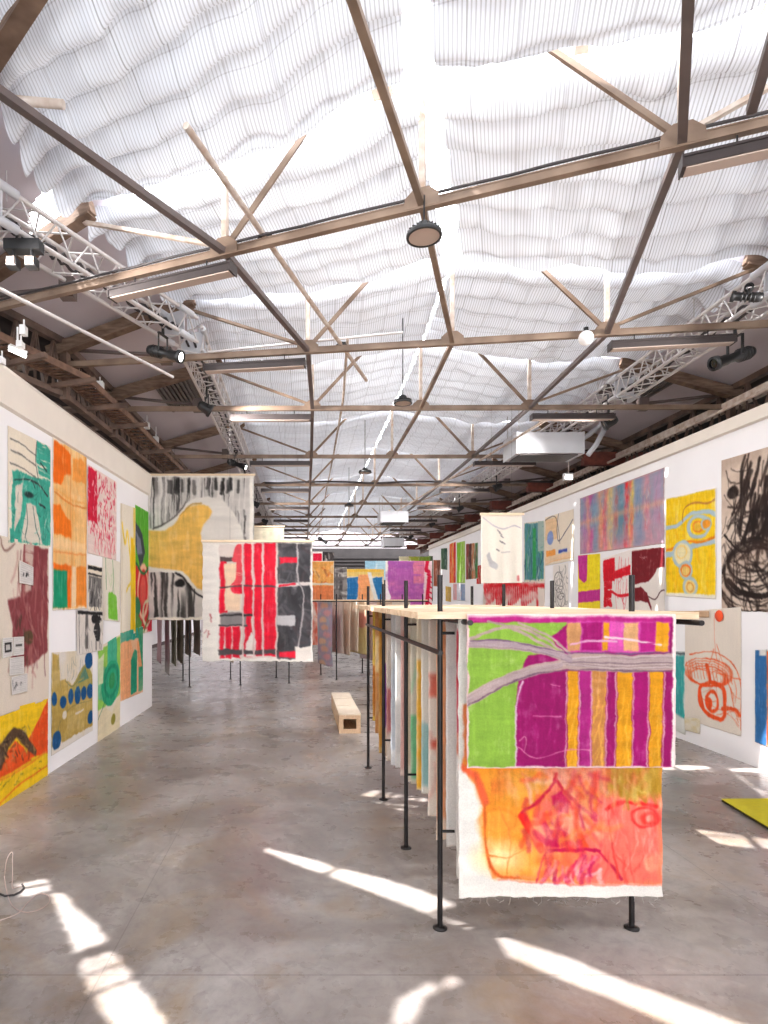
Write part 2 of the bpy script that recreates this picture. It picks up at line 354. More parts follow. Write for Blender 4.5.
def shade(k, side, label):
    L = (T[k+1][0] - T[k][0]).length; near = k <= 2
    nu = 84 if near else 40; nv = int(L * (26 if near else 14))
    g0 = {0: .07, 1: .13, 2: .09, 3: .06}.get(k, .05); g1 = {-1: .10, 0: .12, 1: .1, 2: .06}.get(k, .05)
    c0 = .08 if k < 2 else .015
    A, B = np.meshgrid(np.linspace(0, 1, nu), np.linspace(0, 1, nv))
    sd = 100 + k * 2 + (side > 0)
    edge = 3.52 + .22 * vnoise(sd, 3, 9, B*0, B) + .05*np.abs(np.sin(B*L*7))
    U = c0 + A * (edge - c0) + (1-A)**8 * (.06 if k < 2 else .02) * vnoise(sd+9, 2, 12, A, B)
    ncell = max(3, round(L / .46)); scal = .14 * np.abs(np.sin(U * math.pi / .6)) * (.6 + .8*vnoise(sd+1, 5, 5, A, B))
    ph = B * ncell + scal + .30 * vnoise(sd+2, 3, 3, A, B)
    fr = ph - np.floor(ph)
    sag = (fr ** 1.6) * (1 - fr) ** .45 * 1.9
    amp = .085 + .10 * vnoise(sd+3, 6, 6, A, B); amp = amp * (1 + .8 * (A > .8) * (A - .8) * 5)
    Z = np.interp(U, [0, 1.0, 1.9, 2.8, 3.6], [1.12, .92, .80, .82, .90]) + .06 - amp * sag
    Z -= .05 * vnoise(sd+4, 14, 10, A, B) + .03 * vnoise(sd+5, 30, 8, A, B)
    Z -= .10 * np.clip((B - .93) / .07, 0, 1)**1.5 * (.4 + vnoise(sd+6, 8, 2, A, B)) if k <= 1 else 0
    Z += .05 * np.clip((.05 - B) / .05, 0, 1)
    Z -= .18 * np.clip((A - .93) / .07, 0, 1)**1.5 * vnoise(sd+8, 2, 16, A, B)
    (ca, da), (cb, db) = T[k], T[k+1]
    ca = ca + Vector((-da.y, da.x, 0)) * g0 * 1.0; cb = cb - Vector((-db.y, db.x, 0)) * g1
    wob0 = .08 * (vnoise(sd+11, 9, 1, A, B) - .5); wob1 = .10 * (vnoise(sd+12, 7, 1, A, B) - .5)
    Bq = B + (wob0 * (1-B) + wob1 * B) / L
    su = side * U
    PX = (ca.x + da.x*su)*(1-Bq) + (cb.x + db.x*su)*Bq; PY = (ca.y + da.y*su)*(1-Bq) + (cb.y + db.y*su)*Bq
    co = np.stack([PX, PY, H + Z], -1).reshape(-1, 3)
    fs = []
    for j in range(nv-1):
        for i in range(nu-1):
            q = j*nu+i
            if k == -1:
                cx_, cy_ = co[q][0], co[q][1]
                if any(in_poly(cx_, cy_, P) for P in SLITS): continue
            fs.append((q, q+1, q+nu+1, q+nu) if side > 0 else (q, q+nu, q+nu+1, q+1))
    me = bpy.data.meshes.new('shade_cloth'); me.from_pydata(co.tolist(), [], fs); me.materials.append(M['shade'])
    uvl = me.uv_layers.new(name='cloth'); idx = np.empty(len(me.loops), dtype=np.int32); me.loops.foreach_get('vertex_index', idx)
    uvs = np.stack([(U * 1.0).reshape(-1)[idx], ((B * L) + scal*.3).reshape(-1)[idx]], -1).astype(np.float32)
    uvl.data.foreach_set('uv', uvs.reshape(-1)); me.polygons.foreach_set('use_smooth', [True]*len(fs)); me.update()
    o = bpy.data.objects.new('shade_cloth', me); COL.objects.link(o)
    return tag(o, label, 'shade cloth', 'sheer cloths hung under the glass roof')
ORD = ['first', 'second', 'third', 'fourth', 'fifth', 'sixth', 'seventh', 'eighth', 'ninth', 'tenth', 'eleventh', 'twelfth']
for k in KS[:-1]:
    for side in (-1, 1):
        sn = 'left' if side < 0 else 'right'
        if k == -1: lb = 'sheer striped cloth overhead behind the camera, %s half' % sn
        elif k == 0: lb = 'sheer striped white shade cloth in front of the nearest roof tie beam, %s of centre' % sn
        else: lb = 'sheer white shade cloth just beyond the %s tie beam, %s of centre' % (ORD[k-1], sn)
        shade(k, side, lb)

# ---------------------------------------------------------------- roof trusses
def truss(k):
    near = k <= 3
    lb = {1: 'nearest brown roof truss, its tie beam slanting steeply across the top of the view',
          2: 'second brown roof truss, tie beam rising slightly to the right'}.get(k, 'brown roof truss spanning the hall, %s from the front' % ORD[k-1])
    t = thing('roof_truss', lb, 'roof truss', tp(k, 0), 'roof trusses along the hall')
    uL, uR = -6.8, 7.2
    if k == 1: uR = 6.0
    m = MB()          # T-shaped double angle
    m.bar(tp(k,uL), tp(k,uR), .06, .012, ob=-.034); m.bar(tp(k,uL), tp(k,uR), .02, .07)
    m.bar(tp(k,uL), tp(k,uR), .034, .010, ob=.038)
    m.build('tie_beam', M['tie'], t)
    if k >= 4: MB().bar(tp(k,4.45), tp(k,7.4), .16, .30, ob=-.06).build('bracket_beam', M['rust'], t)
    for u in (-1.88, 0, 1.88):
        if u == 0 and k == 1: pass
        MB().bar(tp(k,u,.0), tp(k,u,hprof(u)+.55), .055, .05, up=T[k][1]).build('post', M['post'], t)
        g = MB(); d = T[k][1]
        for s in (-1, 1):
            n_ = Vector((-d.y, d.x, 0)) * .026 * s
            pl = [tp(k,u-.15,-.03), tp(k,u+.15,-.03), tp(k,u+.14,.06), tp(k,u+.06,.13), tp(k,u-.06,.13), tp(k,u-.14,.06)]
            a_ = [p + n_ for p in pl]; b2 = [p + n_*1.35 for p in pl]
            g.add(a_ + b2, [tuple(range(6)), tuple(range(11,5,-1))] + [(i, (i+1)%6, 6+(i+1)%6, 6+i) for i in range(6)])
        g.build('gusset_plate', M['tie'], t)
    for s in (-1, 1):
        MB().bar(tp(k,s*1.86,.05), tp(k,s*.75,1.24), .05, .028, up=(0,1,0)).build('strut', M['tie'], t)
        MB().bar(tp(k,s*1.9,.06), tp(k,s*3.75,.74), .045, .035).build('strut', M['post'] if k < 2 else M['tie'], t)
        r = MB(); r.bar(tp(k,s*3.45,.80,-.02), tp(k,s*5.6,.18,-.02), .09, .16)
        r.bar(tp(k,s*3.45,.71,-.02), tp(k,s*5.6,.09,-.02), .14, .025); r.build('rafter', M['timber'], t)
        b2 = MB(); b2.tube(tp(k,s*3.9,.10,.12), tp(k,s*5.35,.26,.12), .028); b2.box(tp(k,s*3.9,.02,.12)-Vector((.08,.06,.04)), tp(k,s*3.9,.2,.12)+Vector((.08,.06,.0)))
        b2.build('brace_bar', M['darkbar'], t)
        MB().bar(tp(k,s*5.35,-.5), tp(k,s*5.35,.36), .1, .1, up=T[k][1]).build('side_post', M['girder'], t)
    return t
for k in range(1, 12): truss(k)
# timber purlins above the cloths (seen through the gaps)
for u, wd, hh, lb in ((1.35,.12,1.95,'inner right'), (2.75,.14,1.45,'outer right')):
    m = MB()
    for k0, k1 in zip(KS[1:-1], KS[2:]): m.bar(tp(k0,u,hh), tp(k1,u,hh), wd, .2)
    tag(m.build('roof_purlin', M['timber']), 'old timber purlin glimpsed above the shade cloths, %s of the ridge' % lb, 'purlin', 'purlins above the cloths')
m = MB()  # beam added along the sun's path to stop a streak from the centre gap
for k0, k1 in zip(KS[1:-1], KS[2:]): m.bar(tp(k0,-.62,2.2), tp(k1,-.62,2.2), .20, .12)
tag(m.build('sun_blocker_beam', M['timber']), 'timber beam added above the cloths to block sun through the centre gap', 'sun blocker')

# longitudinal bars through the truss nodes
def longbar(us, k0, k1, sz, mt, label, ext=None, name='longitudinal_bar'):
    m = MB(); pts = [tp(k, us) for k in range(k0, k1+1)]
    if ext is not None: pts = [ext] + pts
    for p, q in zip(pts[:-1], pts[1:]): m.bar(p, q, sz, sz*.9)
    return tag(m.build(name, mt), label, 'bar', 'bars tying the trusses together')
longbar(-1.88, 1, 11, .062, M['darkbar'], 'dark steel bar tying the trusses together left of centre', Vector((-2.35, 3.38, H)))
longbar(0.0, 1, 11, .055, M['tie'], 'brown steel bar running along the middle of the roof trusses', Vector((.1, 2.92, H)))
longbar(1.88, 1, 11, .06, M['darkbar'], 'dark steel bar tying the trusses together right of centre', Vector((1.9, 2.95, H)))
m = MB().bar((-2.78, 4.83, H+.70), (-1.3, 3.56, H+.86), .07, .16); m.bar((-2.78, 4.85, H+.62), (-1.3, 3.58, H+.78), .13, .03)
tag(m.build('timber_rafter', M['timber']), 'dark split timber rafter crossing the top left corner', 'rafter')
m = MB().tube((-2.33, 4.67, H+.58), (-1.86, 4.62, H+.50), .035, 10)
tag(m.build('tube_stub', M['post']), 'short pale tube stub beside the timber rafter in the top left corner', 'tube')
tag(MB().bar((3.05, 4.10, H+.03), (2.42, 2.85, H+.03), .06, .055).build('longitudinal_bar', M['darkbar']), 'dark steel bar at the upper right edge above the corner linear lamp', 'bar', 'bars tying the trusses together')
# loose tubes lying on the ties
def rod(p, q, r, mt, label): return tag(MB().tube(p, q, r, 10).build('loose_tube', mt), label, 'tube')
r_ = thing('scaffold_tube', 'long open-ended scaffold tube lying across the two nearest tie beams', 'tube', (-.85, 4.36, H+.10))
MB().tube((-.86, 4.33, H+.11), (.96, 9.4, H+.11), .026, 12).build('tube', M['post'], r_)
for p in ((-.37, 5.69, H+.09), (.50, 8.1, H+.09)):
    c = MB(); c.box(Vector(p)-Vector((.06,.05,.04)), Vector(p)+Vector((.06,.05,.05))); c.tube(Vector(p)+Vector((-.08,0,.02)), Vector(p)+Vector((.08,0,.02)), .018); c.build('clamp', M['black'], r_)
rod((-1.36, 8.3, H+.10), (1.30, 7.95, H+.22), .016, M['alu'], 'thin pale tube lying level just above the second tie beam')
rod(at(-12, 283, 5.3), at(173, 377, 7.6), .019, M['alu'], 'thin pale tube slanting down below the left lighting truss')
m = MB().path([tp(1, u, .075 + .004*math.sin(u*7)) for u in np.arange(-5.6, 4.2, .3)], .012)
tag(m.build('power_cable', M['cable']), 'black power cable running along the top of the nearest tie beam', 'cable')
m = MB().path([tp(5, u, .03 + .05*abs(math.sin(u*1.1)), -.08) for u in np.arange(-3.2, 5.5, .2)], .03)
tag(m.build('power_cable', M['cable']), 'thick cable looped along the fifth tie beam', 'cable')
m = MB()
for k0 in range(2, 10): m.tube(tp(k0, -1.35, .12), tp(k0+1, -1.35, .12), .02)
tag(m.build('conduit', M['post']), 'pale conduit laid along the trusses left of centre', 'conduit')
m = MB().tube(tp(3, 2.35, -.1), tp(8, .9, -.1), .025); tag(m.build('conduit', M['post']), 'pale conduit slanting along the trusses right of centre', 'conduit')

# ---------------------------------------------------------------- eaves lattice girders and cable trays
def girder(side, label):
    t = thing('lattice_girder', label, 'girder', tp(2, side*5.35))
    us = side * 5.4
    ks = range(0 if side > 0 else 1, 12)
    def pt(s_, z):     # along the hall
        k = int(s_); f_ = s_ - k; return tp(k, us, z) if f_ < 1e-6 else tp(k, us, z).lerp(tp(k+1, us, z), f_)
    m1, m2, web = MB(), MB(), MB()
    for k in list(ks)[:-1]:
        m1.bar(tp(k,us,.33), tp(k+1,us,.33), .10, .10); m2.bar(tp(k,us,-.42), tp(k+1,us,-.42), .12, .08)
        n = 5
        for i in range(n):
            s0 = k + i/n; s1 = k + (i+.5)/n; s2 = k + (i+1)/n - 1e-4
            web.bar(pt(s0,-.4), pt(s1,.3), .05, .02); web.bar(pt(s1,.3), pt(s2,-.4), .05, .02)
            web.bar(pt(s1,-.4), pt(s1,.3), .03, .03)
    m1.build('top_chord', M['girder'], t); m2.build('bottom_chord', M['girder'], t); tag(web.build('lattice_web', M['girder'], t), kind='stuff')
girder(-1, 'brown steel lattice girder under the left edge of the ceiling'); girder(1, 'brown steel lattice girder under the right edge of the ceiling')
def tray(side, us, z, label, w=.3, mt='girder', k0=1):
    t = thing('cable_tray', label, 'cable tray', tp(2, side*us, z))
    m, r = MB(), MB()
    for k in range(k0, 11):
        for o in (-w/2, w/2): m.bar(tp(k, side*us+o, z), tp(k+1, side*us+o, z), .025, .09)
        a0, a1 = tp(k, side*us-w/2, z-.02), tp(k, side*us+w/2, z-.02); b0, b1 = tp(k+1, side*us-w/2, z-.02), tp(k+1, side*us+w/2, z-.02)
        n = 16
        for i in range(n): r.bar(a0.lerp(b0,i/n), a1.lerp(b1,i/n), .03, .02)
    m.build('side_rail', M[mt], t); tag(r.build('rungs', M[mt], t), kind='stuff')
    rr = random.Random(3 + us)
    for c in range(3):
        pts = []
        for k in range(k0, 11):
            for i in range(6): pts.append(tp(k, side*us + (c-1)*w*.28, z+.03).lerp(tp(k+1, side*us + (c-1)*w*.28, z+.03), i/6) + Vector((rr.uniform(-.03,.03),0,rr.uniform(0,.05))))
        MB().path(pts, .016, 5).build('cable', M['cable'], t)
tray(-1, 5.15, -.22, 'rusty cable tray full of cables under the left lattice girder', .34, 'rusty')
tray(1, 5.3, -.0, 'cable tray along the right lattice girder', .22, 'post', 0)
for side, us, z, r, lb in ((-1, 5.5, -.55, .035, 'rusty pipe running just above the left partition'), (-1, 5.95, -.62, .03, 'dark pipe behind the left partition top'), (1, 5.0, -.16, .03, 'pale pipe along the right side above the wall'),
                           (1, 5.75, -.25, .03, 'brown pipe hung outside the right lattice girder'), (1, 5.45, -.42, .03, 'lower pale pipe along the right lattice girder')):
    m = MB()
    for k in range(1 if side < 0 else 0, 11): m.tube(tp(k, side*us, z), tp(k+1, side*us, z), r, 8)
    tag(m.build('service_pipe', M['girder'] if 'rusty' in lb or 'dark' in lb or 'brown' in lb else M['post']), lb, 'pipe')
for i, (k, f_) in enumerate(((1,.35),(1,.85),(2,.4),(2,.9),(3,.45),(4,.0),(4,.5),(5,.0))):
    a_ = tp(k,-4.7,-.33).lerp(tp(k+1,-4.7,-.33), f_); b2 = tp(k,-6.3,-.45).lerp(tp(k+1,-6.3,-.45), f_)
    tag(MB().bar(a_, b2, .06, .06).build('cross_bar', M['girder']), 'short steel cross bar above the left partition, %s from the front' % ORD[i], 'bar', 'cross bars above the left partition')
# corrugated vents in the side boards
def vent(k, side, f0, f1, u0, u1, label):
    m = MB(); n = 14
    def P(u, f_): z = np.interp(abs(u), [3.35, 5.35], [.98, .38]) - .06; return tp(k, u, z).lerp(tp(k+1, u, z), f_)
    for i in range(n):
        ua = side*(u0 + (u1-u0)*i/n); ub = side*(u0 + (u1-u0)*(i+.6)/n)
        m.bar(P((ua+ub)/2, f0), P((ua+ub)/2, f1), abs(ub-ua), .06)
    m.bar(P(side*(u0+u1)/2, f0)+Vector((0,0,.04)), P(side*(u0+u1)/2, f1)+Vector((0,0,.04)), abs(u1-u0), .02)
    tag(m.build('roof_vent', M['vent']), label, 'vent')
vent(3, -1, .12, .5, 3.75, 4.75, 'dark corrugated vent in the left grey ceiling board')
vent(3, 1, .05, .42, 3.7, 4.6, 'dark corrugated vent in the right grey ceiling board')
vent(4, 1, .1, .45, 3.7, 4.6, 'smaller looking corrugated vent further back in the right ceiling board')
# ---------------------------------------------------------------- a small painter: pigment arrays that become vertex colours on woven cloth
class Pt:
    def __init__(s, w, h, bg=(236,226,210), seed=1, res=130, dens=None):
        s.w, s.h, s.seed = w, h, seed
        s.ny = int(res if h >= w else res * h / w) + 2; s.nx = int(res if w >= h else res * w / h) + 2
        s.U, s.V = np.meshgrid(np.linspace(0, 1, s.nx), np.linspace(0, 1, s.ny)); s.as_ = w / h
        s.A = np.empty((s.ny, s.nx, 3)); s.A[:] = bg; s.q = 0
        s.px = 1.2 / s.ny
        s.A *= (.97 + .05 * s.fbm(3, 3))[..., None]
    def n(s, fx, fy):
        s.q += 1; return vnoise(s.seed * 97 + s.q, max(1, int(fx)), max(1, int(fy)), s.U, s.V)
    def fbm(s, fx, fy, o=4):
        r = 0; a = .5; t = 0
        for i in range(o): r = r + a * s.n(fx * 2**i, fy * 2**i); t += a; a *= .55
        return r / t
    def put(s, mask, col, al=1.0, dry=0.0, sx=3, sy=30, var=.12):
        m = np.clip(mask, 0, 1) * al
        if dry > 0: m = m * np.clip((s.fbm(sx, sy) - dry * .62) * 7 + .5, 0, 1)
        c = np.array(col, float)[None, None] * (1 - var/2 + var * s.fbm(sx, sy))[..., None]
        s.A = s.A * (1 - m[..., None]) + c * m[..., None]; return s
    def edge(s, d, soft, j, f=9):      # d: signed distance (in heights), negative inside
        d = d + (s.fbm(f * s.as_ + 1, f) - .5) * 2 * j
        return np.clip(.5 - d / (soft + s.px), 0, 1)
    def sdl(s, pts):
        X = s.U * s.as_; Y = s.V; D = np.full(X.shape, 9.); 
        for (x0, y0), (x1, y1) in zip(pts[:-1], pts[1:]):
            x0 *= s.as_; x1 *= s.as_; dx, dy = x1-x0, y1-y0; L = dx*dx+dy*dy+1e-9
            t = np.clip(((X-x0)*dx+(Y-y0)*dy)/L, 0, 1); D = np.minimum(D, np.hypot(X-x0-t*dx, Y-y0-t*dy))
        return D
    def poly(s, pts, col, j=.012, soft=.006, **k):
        ins = np.zeros(s.U.shape, bool); n_ = len(pts)
        for i in range(n_):
            (x1, y1), (x2, y2) = pts[i], pts[i-1]
            if y1 == y2: continue
            ins ^= ((y1 > s.V) != (y2 > s.V)) & (s.U < (x2-x1)*(s.V-y1)/(y2-y1)+x1)
        D = s.sdl(list(pts) + [pts[0]]); return s.put(s.edge(np.where(ins, -D, D), soft, j), col, **k)
    def rect(s, x0, y0, x1, y1, col, **k): return s.poly([(x0,y0),(x1,y0),(x1,y1),(x0,y1)], col, **k)
    def ell(s, cx, cy, rx, ry, col, j=.008, ring=None, soft=.006, **k):    # rx in widths, ry in heights
        e = np.hypot((s.U-cx)/rx, (s.V-cy)/ry); r0 = min(rx*s.as_, ry); d = (e-1)*r0
        if ring: d = np.abs(d) - ring
        return s.put(s.edge(d, soft, j), col, **k)
    def line(s, pts, w, col, j=.004, soft=.004, curve=True, **k):
        if curve and len(pts) > 2:
            P = []; q = [pts[0]] + list(pts) + [pts[-1]]
            for i in range(1, len(q)-2):
                for t in np.linspace(0, 1, 6, endpoint=False):
                    a, b_, c, d = [np.array(v, float) for v in q[i-1:i+3]]
                    P.append(tuple(.5*((2*b_)+(c-a)*t+(2*a-5*b_+4*c-d)*t*t+(3*b_-a-3*c+d)*t**3)))
            P.append(tuple(pts[-1])); pts = P
        return s.put(s.edge(s.sdl(pts) - w, soft, j), col, **k)
    def wash(s, col, al, fx=3, fy=3, lo=.45, hi=.7, **k):
        f_ = s.fbm(fx, fy); return s.put(np.clip((f_-lo)/(hi-lo), 0, 1), col, al=al, **k)
    def strokes(s, n_, box, col, w=.006, ln=.15, ang_=90, spread=25, al=.8, curl=.3, seed=0, **k):
        r = random.Random(s.seed*31 + seed)
        x0, y0, x1, y1 = box
        cols = col if isinstance(col, list) else [col]
        for i in range(n_):
            x, y = r.uniform(x0,x1), r.uniform(y0,y1); a = math.radians(ang_ + r.uniform(-spread,spread)); p = [(x,y)]; c = r.uniform(-curl,curl)
            for q in range(4):
                x += math.cos(a)*ln/4/s.as_; y += math.sin(a)*ln/4; a += c; p.append((x,y))
            s.line(p, w*r.uniform(.5,1.3), r.choice(cols), al=al*r.uniform(.6,1), curve=False, **k)
        return s
    def margin(s, m, col=(238,230,218)):   # bare cloth border
        d = np.minimum(np.minimum(s.U, 1-s.U)*s.as_, np.minimum(s.V, 1-s.V)) - m
        return s.put(s.edge(d, .004, .004, 20), col, var=.04)
def finish(P):          # brush drag: organic edges, dragged streaks and thin dry patches over the whole picture
    k = 40 if P.ny > 90 else 14
    du = (P.fbm(7, 9) - .5) * .022 / max(P.as_, .4) + (P.fbm(k, k) - .5) * .010; dv = (P.fbm(9, 7) - .5) * .022 + (P.fbm(k, k) - .5) * .008
    x = np.clip((P.U + du) * (P.nx-1), 0, P.nx-1.001); y = np.clip((P.V + dv) * (P.ny-1), 0, P.ny-1.001); xi = x.astype(int); yi = y.astype(int); fx = (x-xi)[...,None]; fy = (y-yi)[...,None]
    A = P.A; P.A = (A[yi,xi]*(1-fx)+A[yi,xi+1]*fx)*(1-fy) + (A[yi+1,xi]*(1-fx)+A[yi+1,xi+1]*fx)*fy
    s_ = P.fbm(60 if P.nx > 60 else 20, 7) * .6 + P.fbm(30, 30) * .4
    pg = np.clip((P.A.max(-1) - P.A.min(-1) + np.clip(190 - P.A.mean(-1), 0, 90)) / 110 - .2, 0, 1)      # how much pigment lies here
    P.A = P.A * (1 + ((s_ - .5) * (.03 + .24 * pg))[...,None])
    g = (np.clip((P.fbm(16, 10) * .6 + s_ * .4 - .56) * 6, 0, 1) * .2 * pg)[...,None]; P.A = P.A * (1-g) + np.array((236,226,214)) * g
    return P
def slin(A):
    A = np.clip(A / 255, 0, 1); return np.where(A <= .04045, A/12.92, ((A+.055)/1.055)**2.4)

def cloth(name, label, cat, quad, P, group=None, wave=.012, fold=3, thick=.003, seed=None, ragged=.004, lean=0.0, parent=None, kind=None, batten=False, wires=None, flare=0.0):
    """A hanging painted cloth. quad = TL, TR, BR, BL in the world as seen from its face."""
    if cat == 'painting': finish(P)
    tl, tr, br, bl = [Vector(q) for q in quad]; sd = seed if seed is not None else P.seed
    U, V = P.U, P.V; q = [np.array(v) for v in (tl, tr, br, bl)]
    nrm = np.array((tr-tl).cross(bl-tl).normalized())      # faces the viewer's side or away; only used for waves
    Vr = V + (vnoise(sd+301, 40, 1, U, V) - .5) * ragged * (V > .97); Ur = U + (vnoise(sd+302, 1, 30, U, V) - .5) * ragged * ((U > .97) | (U < .03))
    C = ((q[0][None,None]*(1-Ur[...,None]) + q[1]*Ur[...,None])*(1-Vr[...,None]) + (q[3]*(1-Ur[...,None]) + q[2]*Ur[...,None])*Vr[...,None])
    wv = (np.sin(U*math.pi*2*fold + sd) * .5 + (vnoise(sd+300, 3, 3, U, V)-.5)*1.6) * wave * (.15 + V) + flare * np.clip((V-.8)/.2,0,1)**2 * np.clip(U-.4,0,1)
    C = C + nrm * (wv[...,None] - 0.0)
    off = np.array(tl)
    n_ = P.nx * P.ny; F = C.reshape(-1, 3) - off; B = F + nrm * thick
    i, j = np.meshgrid(np.arange(P.nx-1), np.arange(P.ny-1)); a = (j*P.nx + i).reshape(-1)
    f1 = np.stack([a, a+1, a+P.nx+1, a+P.nx], -1); f2 = np.stack([a+n_, a+P.nx+n_, a+P.nx+1+n_, a+1+n_], -1)
    top = np.arange(P.nx-1); bot = top + (P.ny-1)*P.nx; lf = np.arange(P.ny-1)*P.nx; rt = lf + P.nx-1
    e1 = np.stack([top, top+n_, top+1+n_, top+1], -1); e2 = np.stack([bot, bot+1, bot+1+n_, bot+n_], -1)
    e3 = np.stack([lf, lf+P.nx, lf+P.nx+n_, lf+n_], -1); e4 = np.stack([rt, rt+n_, rt+P.nx+n_, rt+P.nx], -1)
    fs = np.concatenate([f1, f2, e1, e2, e3, e4]); co = np.concatenate([F, B])
    me = bpy.data.meshes.new(name); me.vertices.add(len(co)); me.vertices.foreach_set('co', co.astype(np.float32).reshape(-1))
    me.loops.add(len(fs)*4); me.loops.foreach_set('vertex_index', fs.astype(np.int32).reshape(-1))
    me.polygons.add(len(fs)); me.polygons.foreach_set('loop_start', np.arange(0, len(fs)*4, 4, dtype=np.int32))
    me.update(calc_edges=True); me.validate()
    sm = np.ones(len(fs), bool); sm[len(f1)*2:] = False; me.polygons.foreach_set('use_smooth', sm)
    at_ = me.color_attributes.new('paint', 'FLOAT_COLOR', 'POINT')
    col = slin(P.A).reshape(-1, 3); bk = slin(np.array(P.A)*.35 + np.array((232,224,212))*.65).reshape(-1, 3)
    al = np.ones((n_*2, 4)); al[:n_, :3] = col; al[n_:, :3] = bk; at_.data.foreach_set('color', al.astype(np.float32).reshape(-1))
    me.materials.append(M['canvas'])
    if batten or wires:
        root = thing(name, label, cat, tl, group)
        o = bpy.data.objects.new('canvas', me); COL.objects.link(o); o.parent = root
        if batten:
            d = (tr-tl).normalized()
            MB().bar(tl - d*.02 + Vector((0,-.01,.015)), tr + d*.03 + Vector((0,-.01,.015)), .035, .04).build('batten', M['batten'], root)
        if wires:
            for x in (.25, .75):
                p = tl.lerp(tr, x); MB().tube(p, p + Vector((0,0,wires)), .0018, 5).build('hanging_wire', M['cable'], root)
        return root
    o = bpy.data.objects.new(name, me); COL.objects.link(o); o.location = tl
    if parent: o.parent = parent
    return tag(o, label, cat, group, kind)

def flat_quad(x0, x1, y0, y1, Y): return [at(x0,y0,Y), at(x1,y0,Y), at(x1,y1,Y), at(x0,y1,Y)]
def wallpt(side, px, py, off):
    r = (px - CX) / FPX
    if side < 0:       # X = a + b Y
        bb = .0187; aa = -3.52 - 6.92*bb + off; Y = aa / (r - bb)
    else: Y = (RX - off) / r
    return Vector((r*Y, Y, EYE - (py-CY)*Y/FPX))
def wall_quad(side, xl, tl, bl, xr, tr, br, off=.012):
    return [wallpt(side,xl,tl,off), wallpt(side,xr,tr,off), wallpt(side,xr,br,off), wallpt(side,xl,bl,off)]
def qdim(q): return (q[1]-q[0]).length, ((q[3]-q[0]).length + (q[2]-q[1]).length)/2
CR = (238,226,206); WH = (240,234,226)
# ---------------------------------------------------------------- canvases on the left partition
LG = 'painted canvases pinned on the left partition'; RG = 'painted canvases pinned on the right wall'
def wallcloth(side, name, label, xl, tl, bl, xr, tr, br, paint, bg=CR, seed=1, res=120, off=.012, **k):
    q = wall_quad(side, xl, tl, bl, xr, tr, br, off); w_, h_ = qdim(q); P = Pt(w_, h_, bg, seed, res); paint(P)
    return cloth(name, label, 'painting', q, P, LG if side < 0 else RG, wave=.004, **k)
GN = (62,168,146)
def p_teal(P):
    P.rect(.08,.36,.98,.985, GN, j=.03, var=.2); P.poly([(.65,.0),(1,.03),(1,.4),(.72,.36),(.62,.2)], GN, j=.02, dry=.55)
    P.rect(.04,.88,.99,.99, GN, j=.01)
    P.poly([(.28,.98),(.4,.62),(.62,.62),(.78,.98)], (222,212,196), j=.02, dry=.25); P.poly([(.14,.9),(.16,.5),(.3,.46),(.3,.7)], (222,212,196), dry=.3, j=.03)
    P.line([(.4,.64),(.42,.8),(.36,.94)], .006, (60,96,88)); P.line([(.55,.64),(.62,.84),(.72,.94)], .006, (60,96,88))
    for y, x0 in ((.1,.05),(.2,.06),(.31,.04)): P.line([(x0,y),(.35,y+.01),(.62,y+.05)], .006, (70,70,66), al=.8, dry=.2)
    P.line([(.64,.02),(.62,.2),(.68,.36)], .006, (60,80,76))
    P.line([(.66,.06),(.8,.06),(.92,.14)], .012, GN); P.line([(.74,.2),(.9,.26)], .01, (44,70,66)); P.line([(.5,.4),(.7,.42),(.92,.5)], .009, (50,64,62))
    P.line([(.14,.44),(.5,.4),(.6,.46)], .006, (40,60,60)); P.ell(.45,.54,.12,.03,(36,58,58), dry=.4); P.line([(.7,.6),(.85,.62)], .012, (30,46,48), dry=.3)
    P.strokes(60, (.05,.35,.95,.95), [(40,110,100),(120,200,180),(220,220,205),(30,70,70)], w=.004, ln=.09, ang_=90, spread=60)
wallcloth(-1, 'pinned_canvas', 'teal green abstract canvas with bare cloth lines, top left of the left wall', 8, 425.6, 542.5, 50.5, 447, 547, p_teal, seed=11, res=150)
OR = (243,112,20)
def p_orange(P):
    P.rect(.0,.0,1,1,(246,196,128), j=.0, var=.1); P.wash((250,214,160), .8, 3, 6); P.wash((240,160,70), .5, 6, 3)
    P.poly([(.0,.0),(.5,.05),(.5,.17),(.3,.2),(.22,.26),(0,.25)], OR, j=.02); P.rect(.53,.05,.98,.2,(246,160,72), j=.03, dry=.25)
    P.line([(.03,.31),(.4,.35),(.98,.35)], .004, (226,130,50)); P.line([(.03,.295),(.5,.325),(.98,.32)], .006, (246,180,100))
    P.poly([(.0,.385),(.2,.38),(.34,.43),(.5,.46),(.52,.56),(0,.555)], (246,124,28), j=.012)
    P.rect(.0,.575,1,.64,(250,208,150), j=.01, dry=.3); P.line([(.02,.66),(1,.65)], .004, (236,150,80))
    P.rect(.0,.73,.5,.985,(243,116,28), j=.01); P.rect(.0,.765,.4,.985,(20,150,108), j=.008); P.rect(.66,.73,.98,.98,(246,146,56), j=.01, dry=.3)
    P.rect(.52,.73,.64,.98,(250,214,170), j=.01); P.line([(.5,.0),(.5,.35),(.52,.7),(.5,.98)], .003, (230,140,70)); P.line([(.96,.02),(.97,.98)], .004, (214,140,80))
    P.margin(.008)
wallcloth(-1, 'pinned_canvas', 'tall orange canvas with a solid green block at its lower corner', 52.7, 437, 610.5, 87, 455, 609, p_orange, seed=12, res=190)
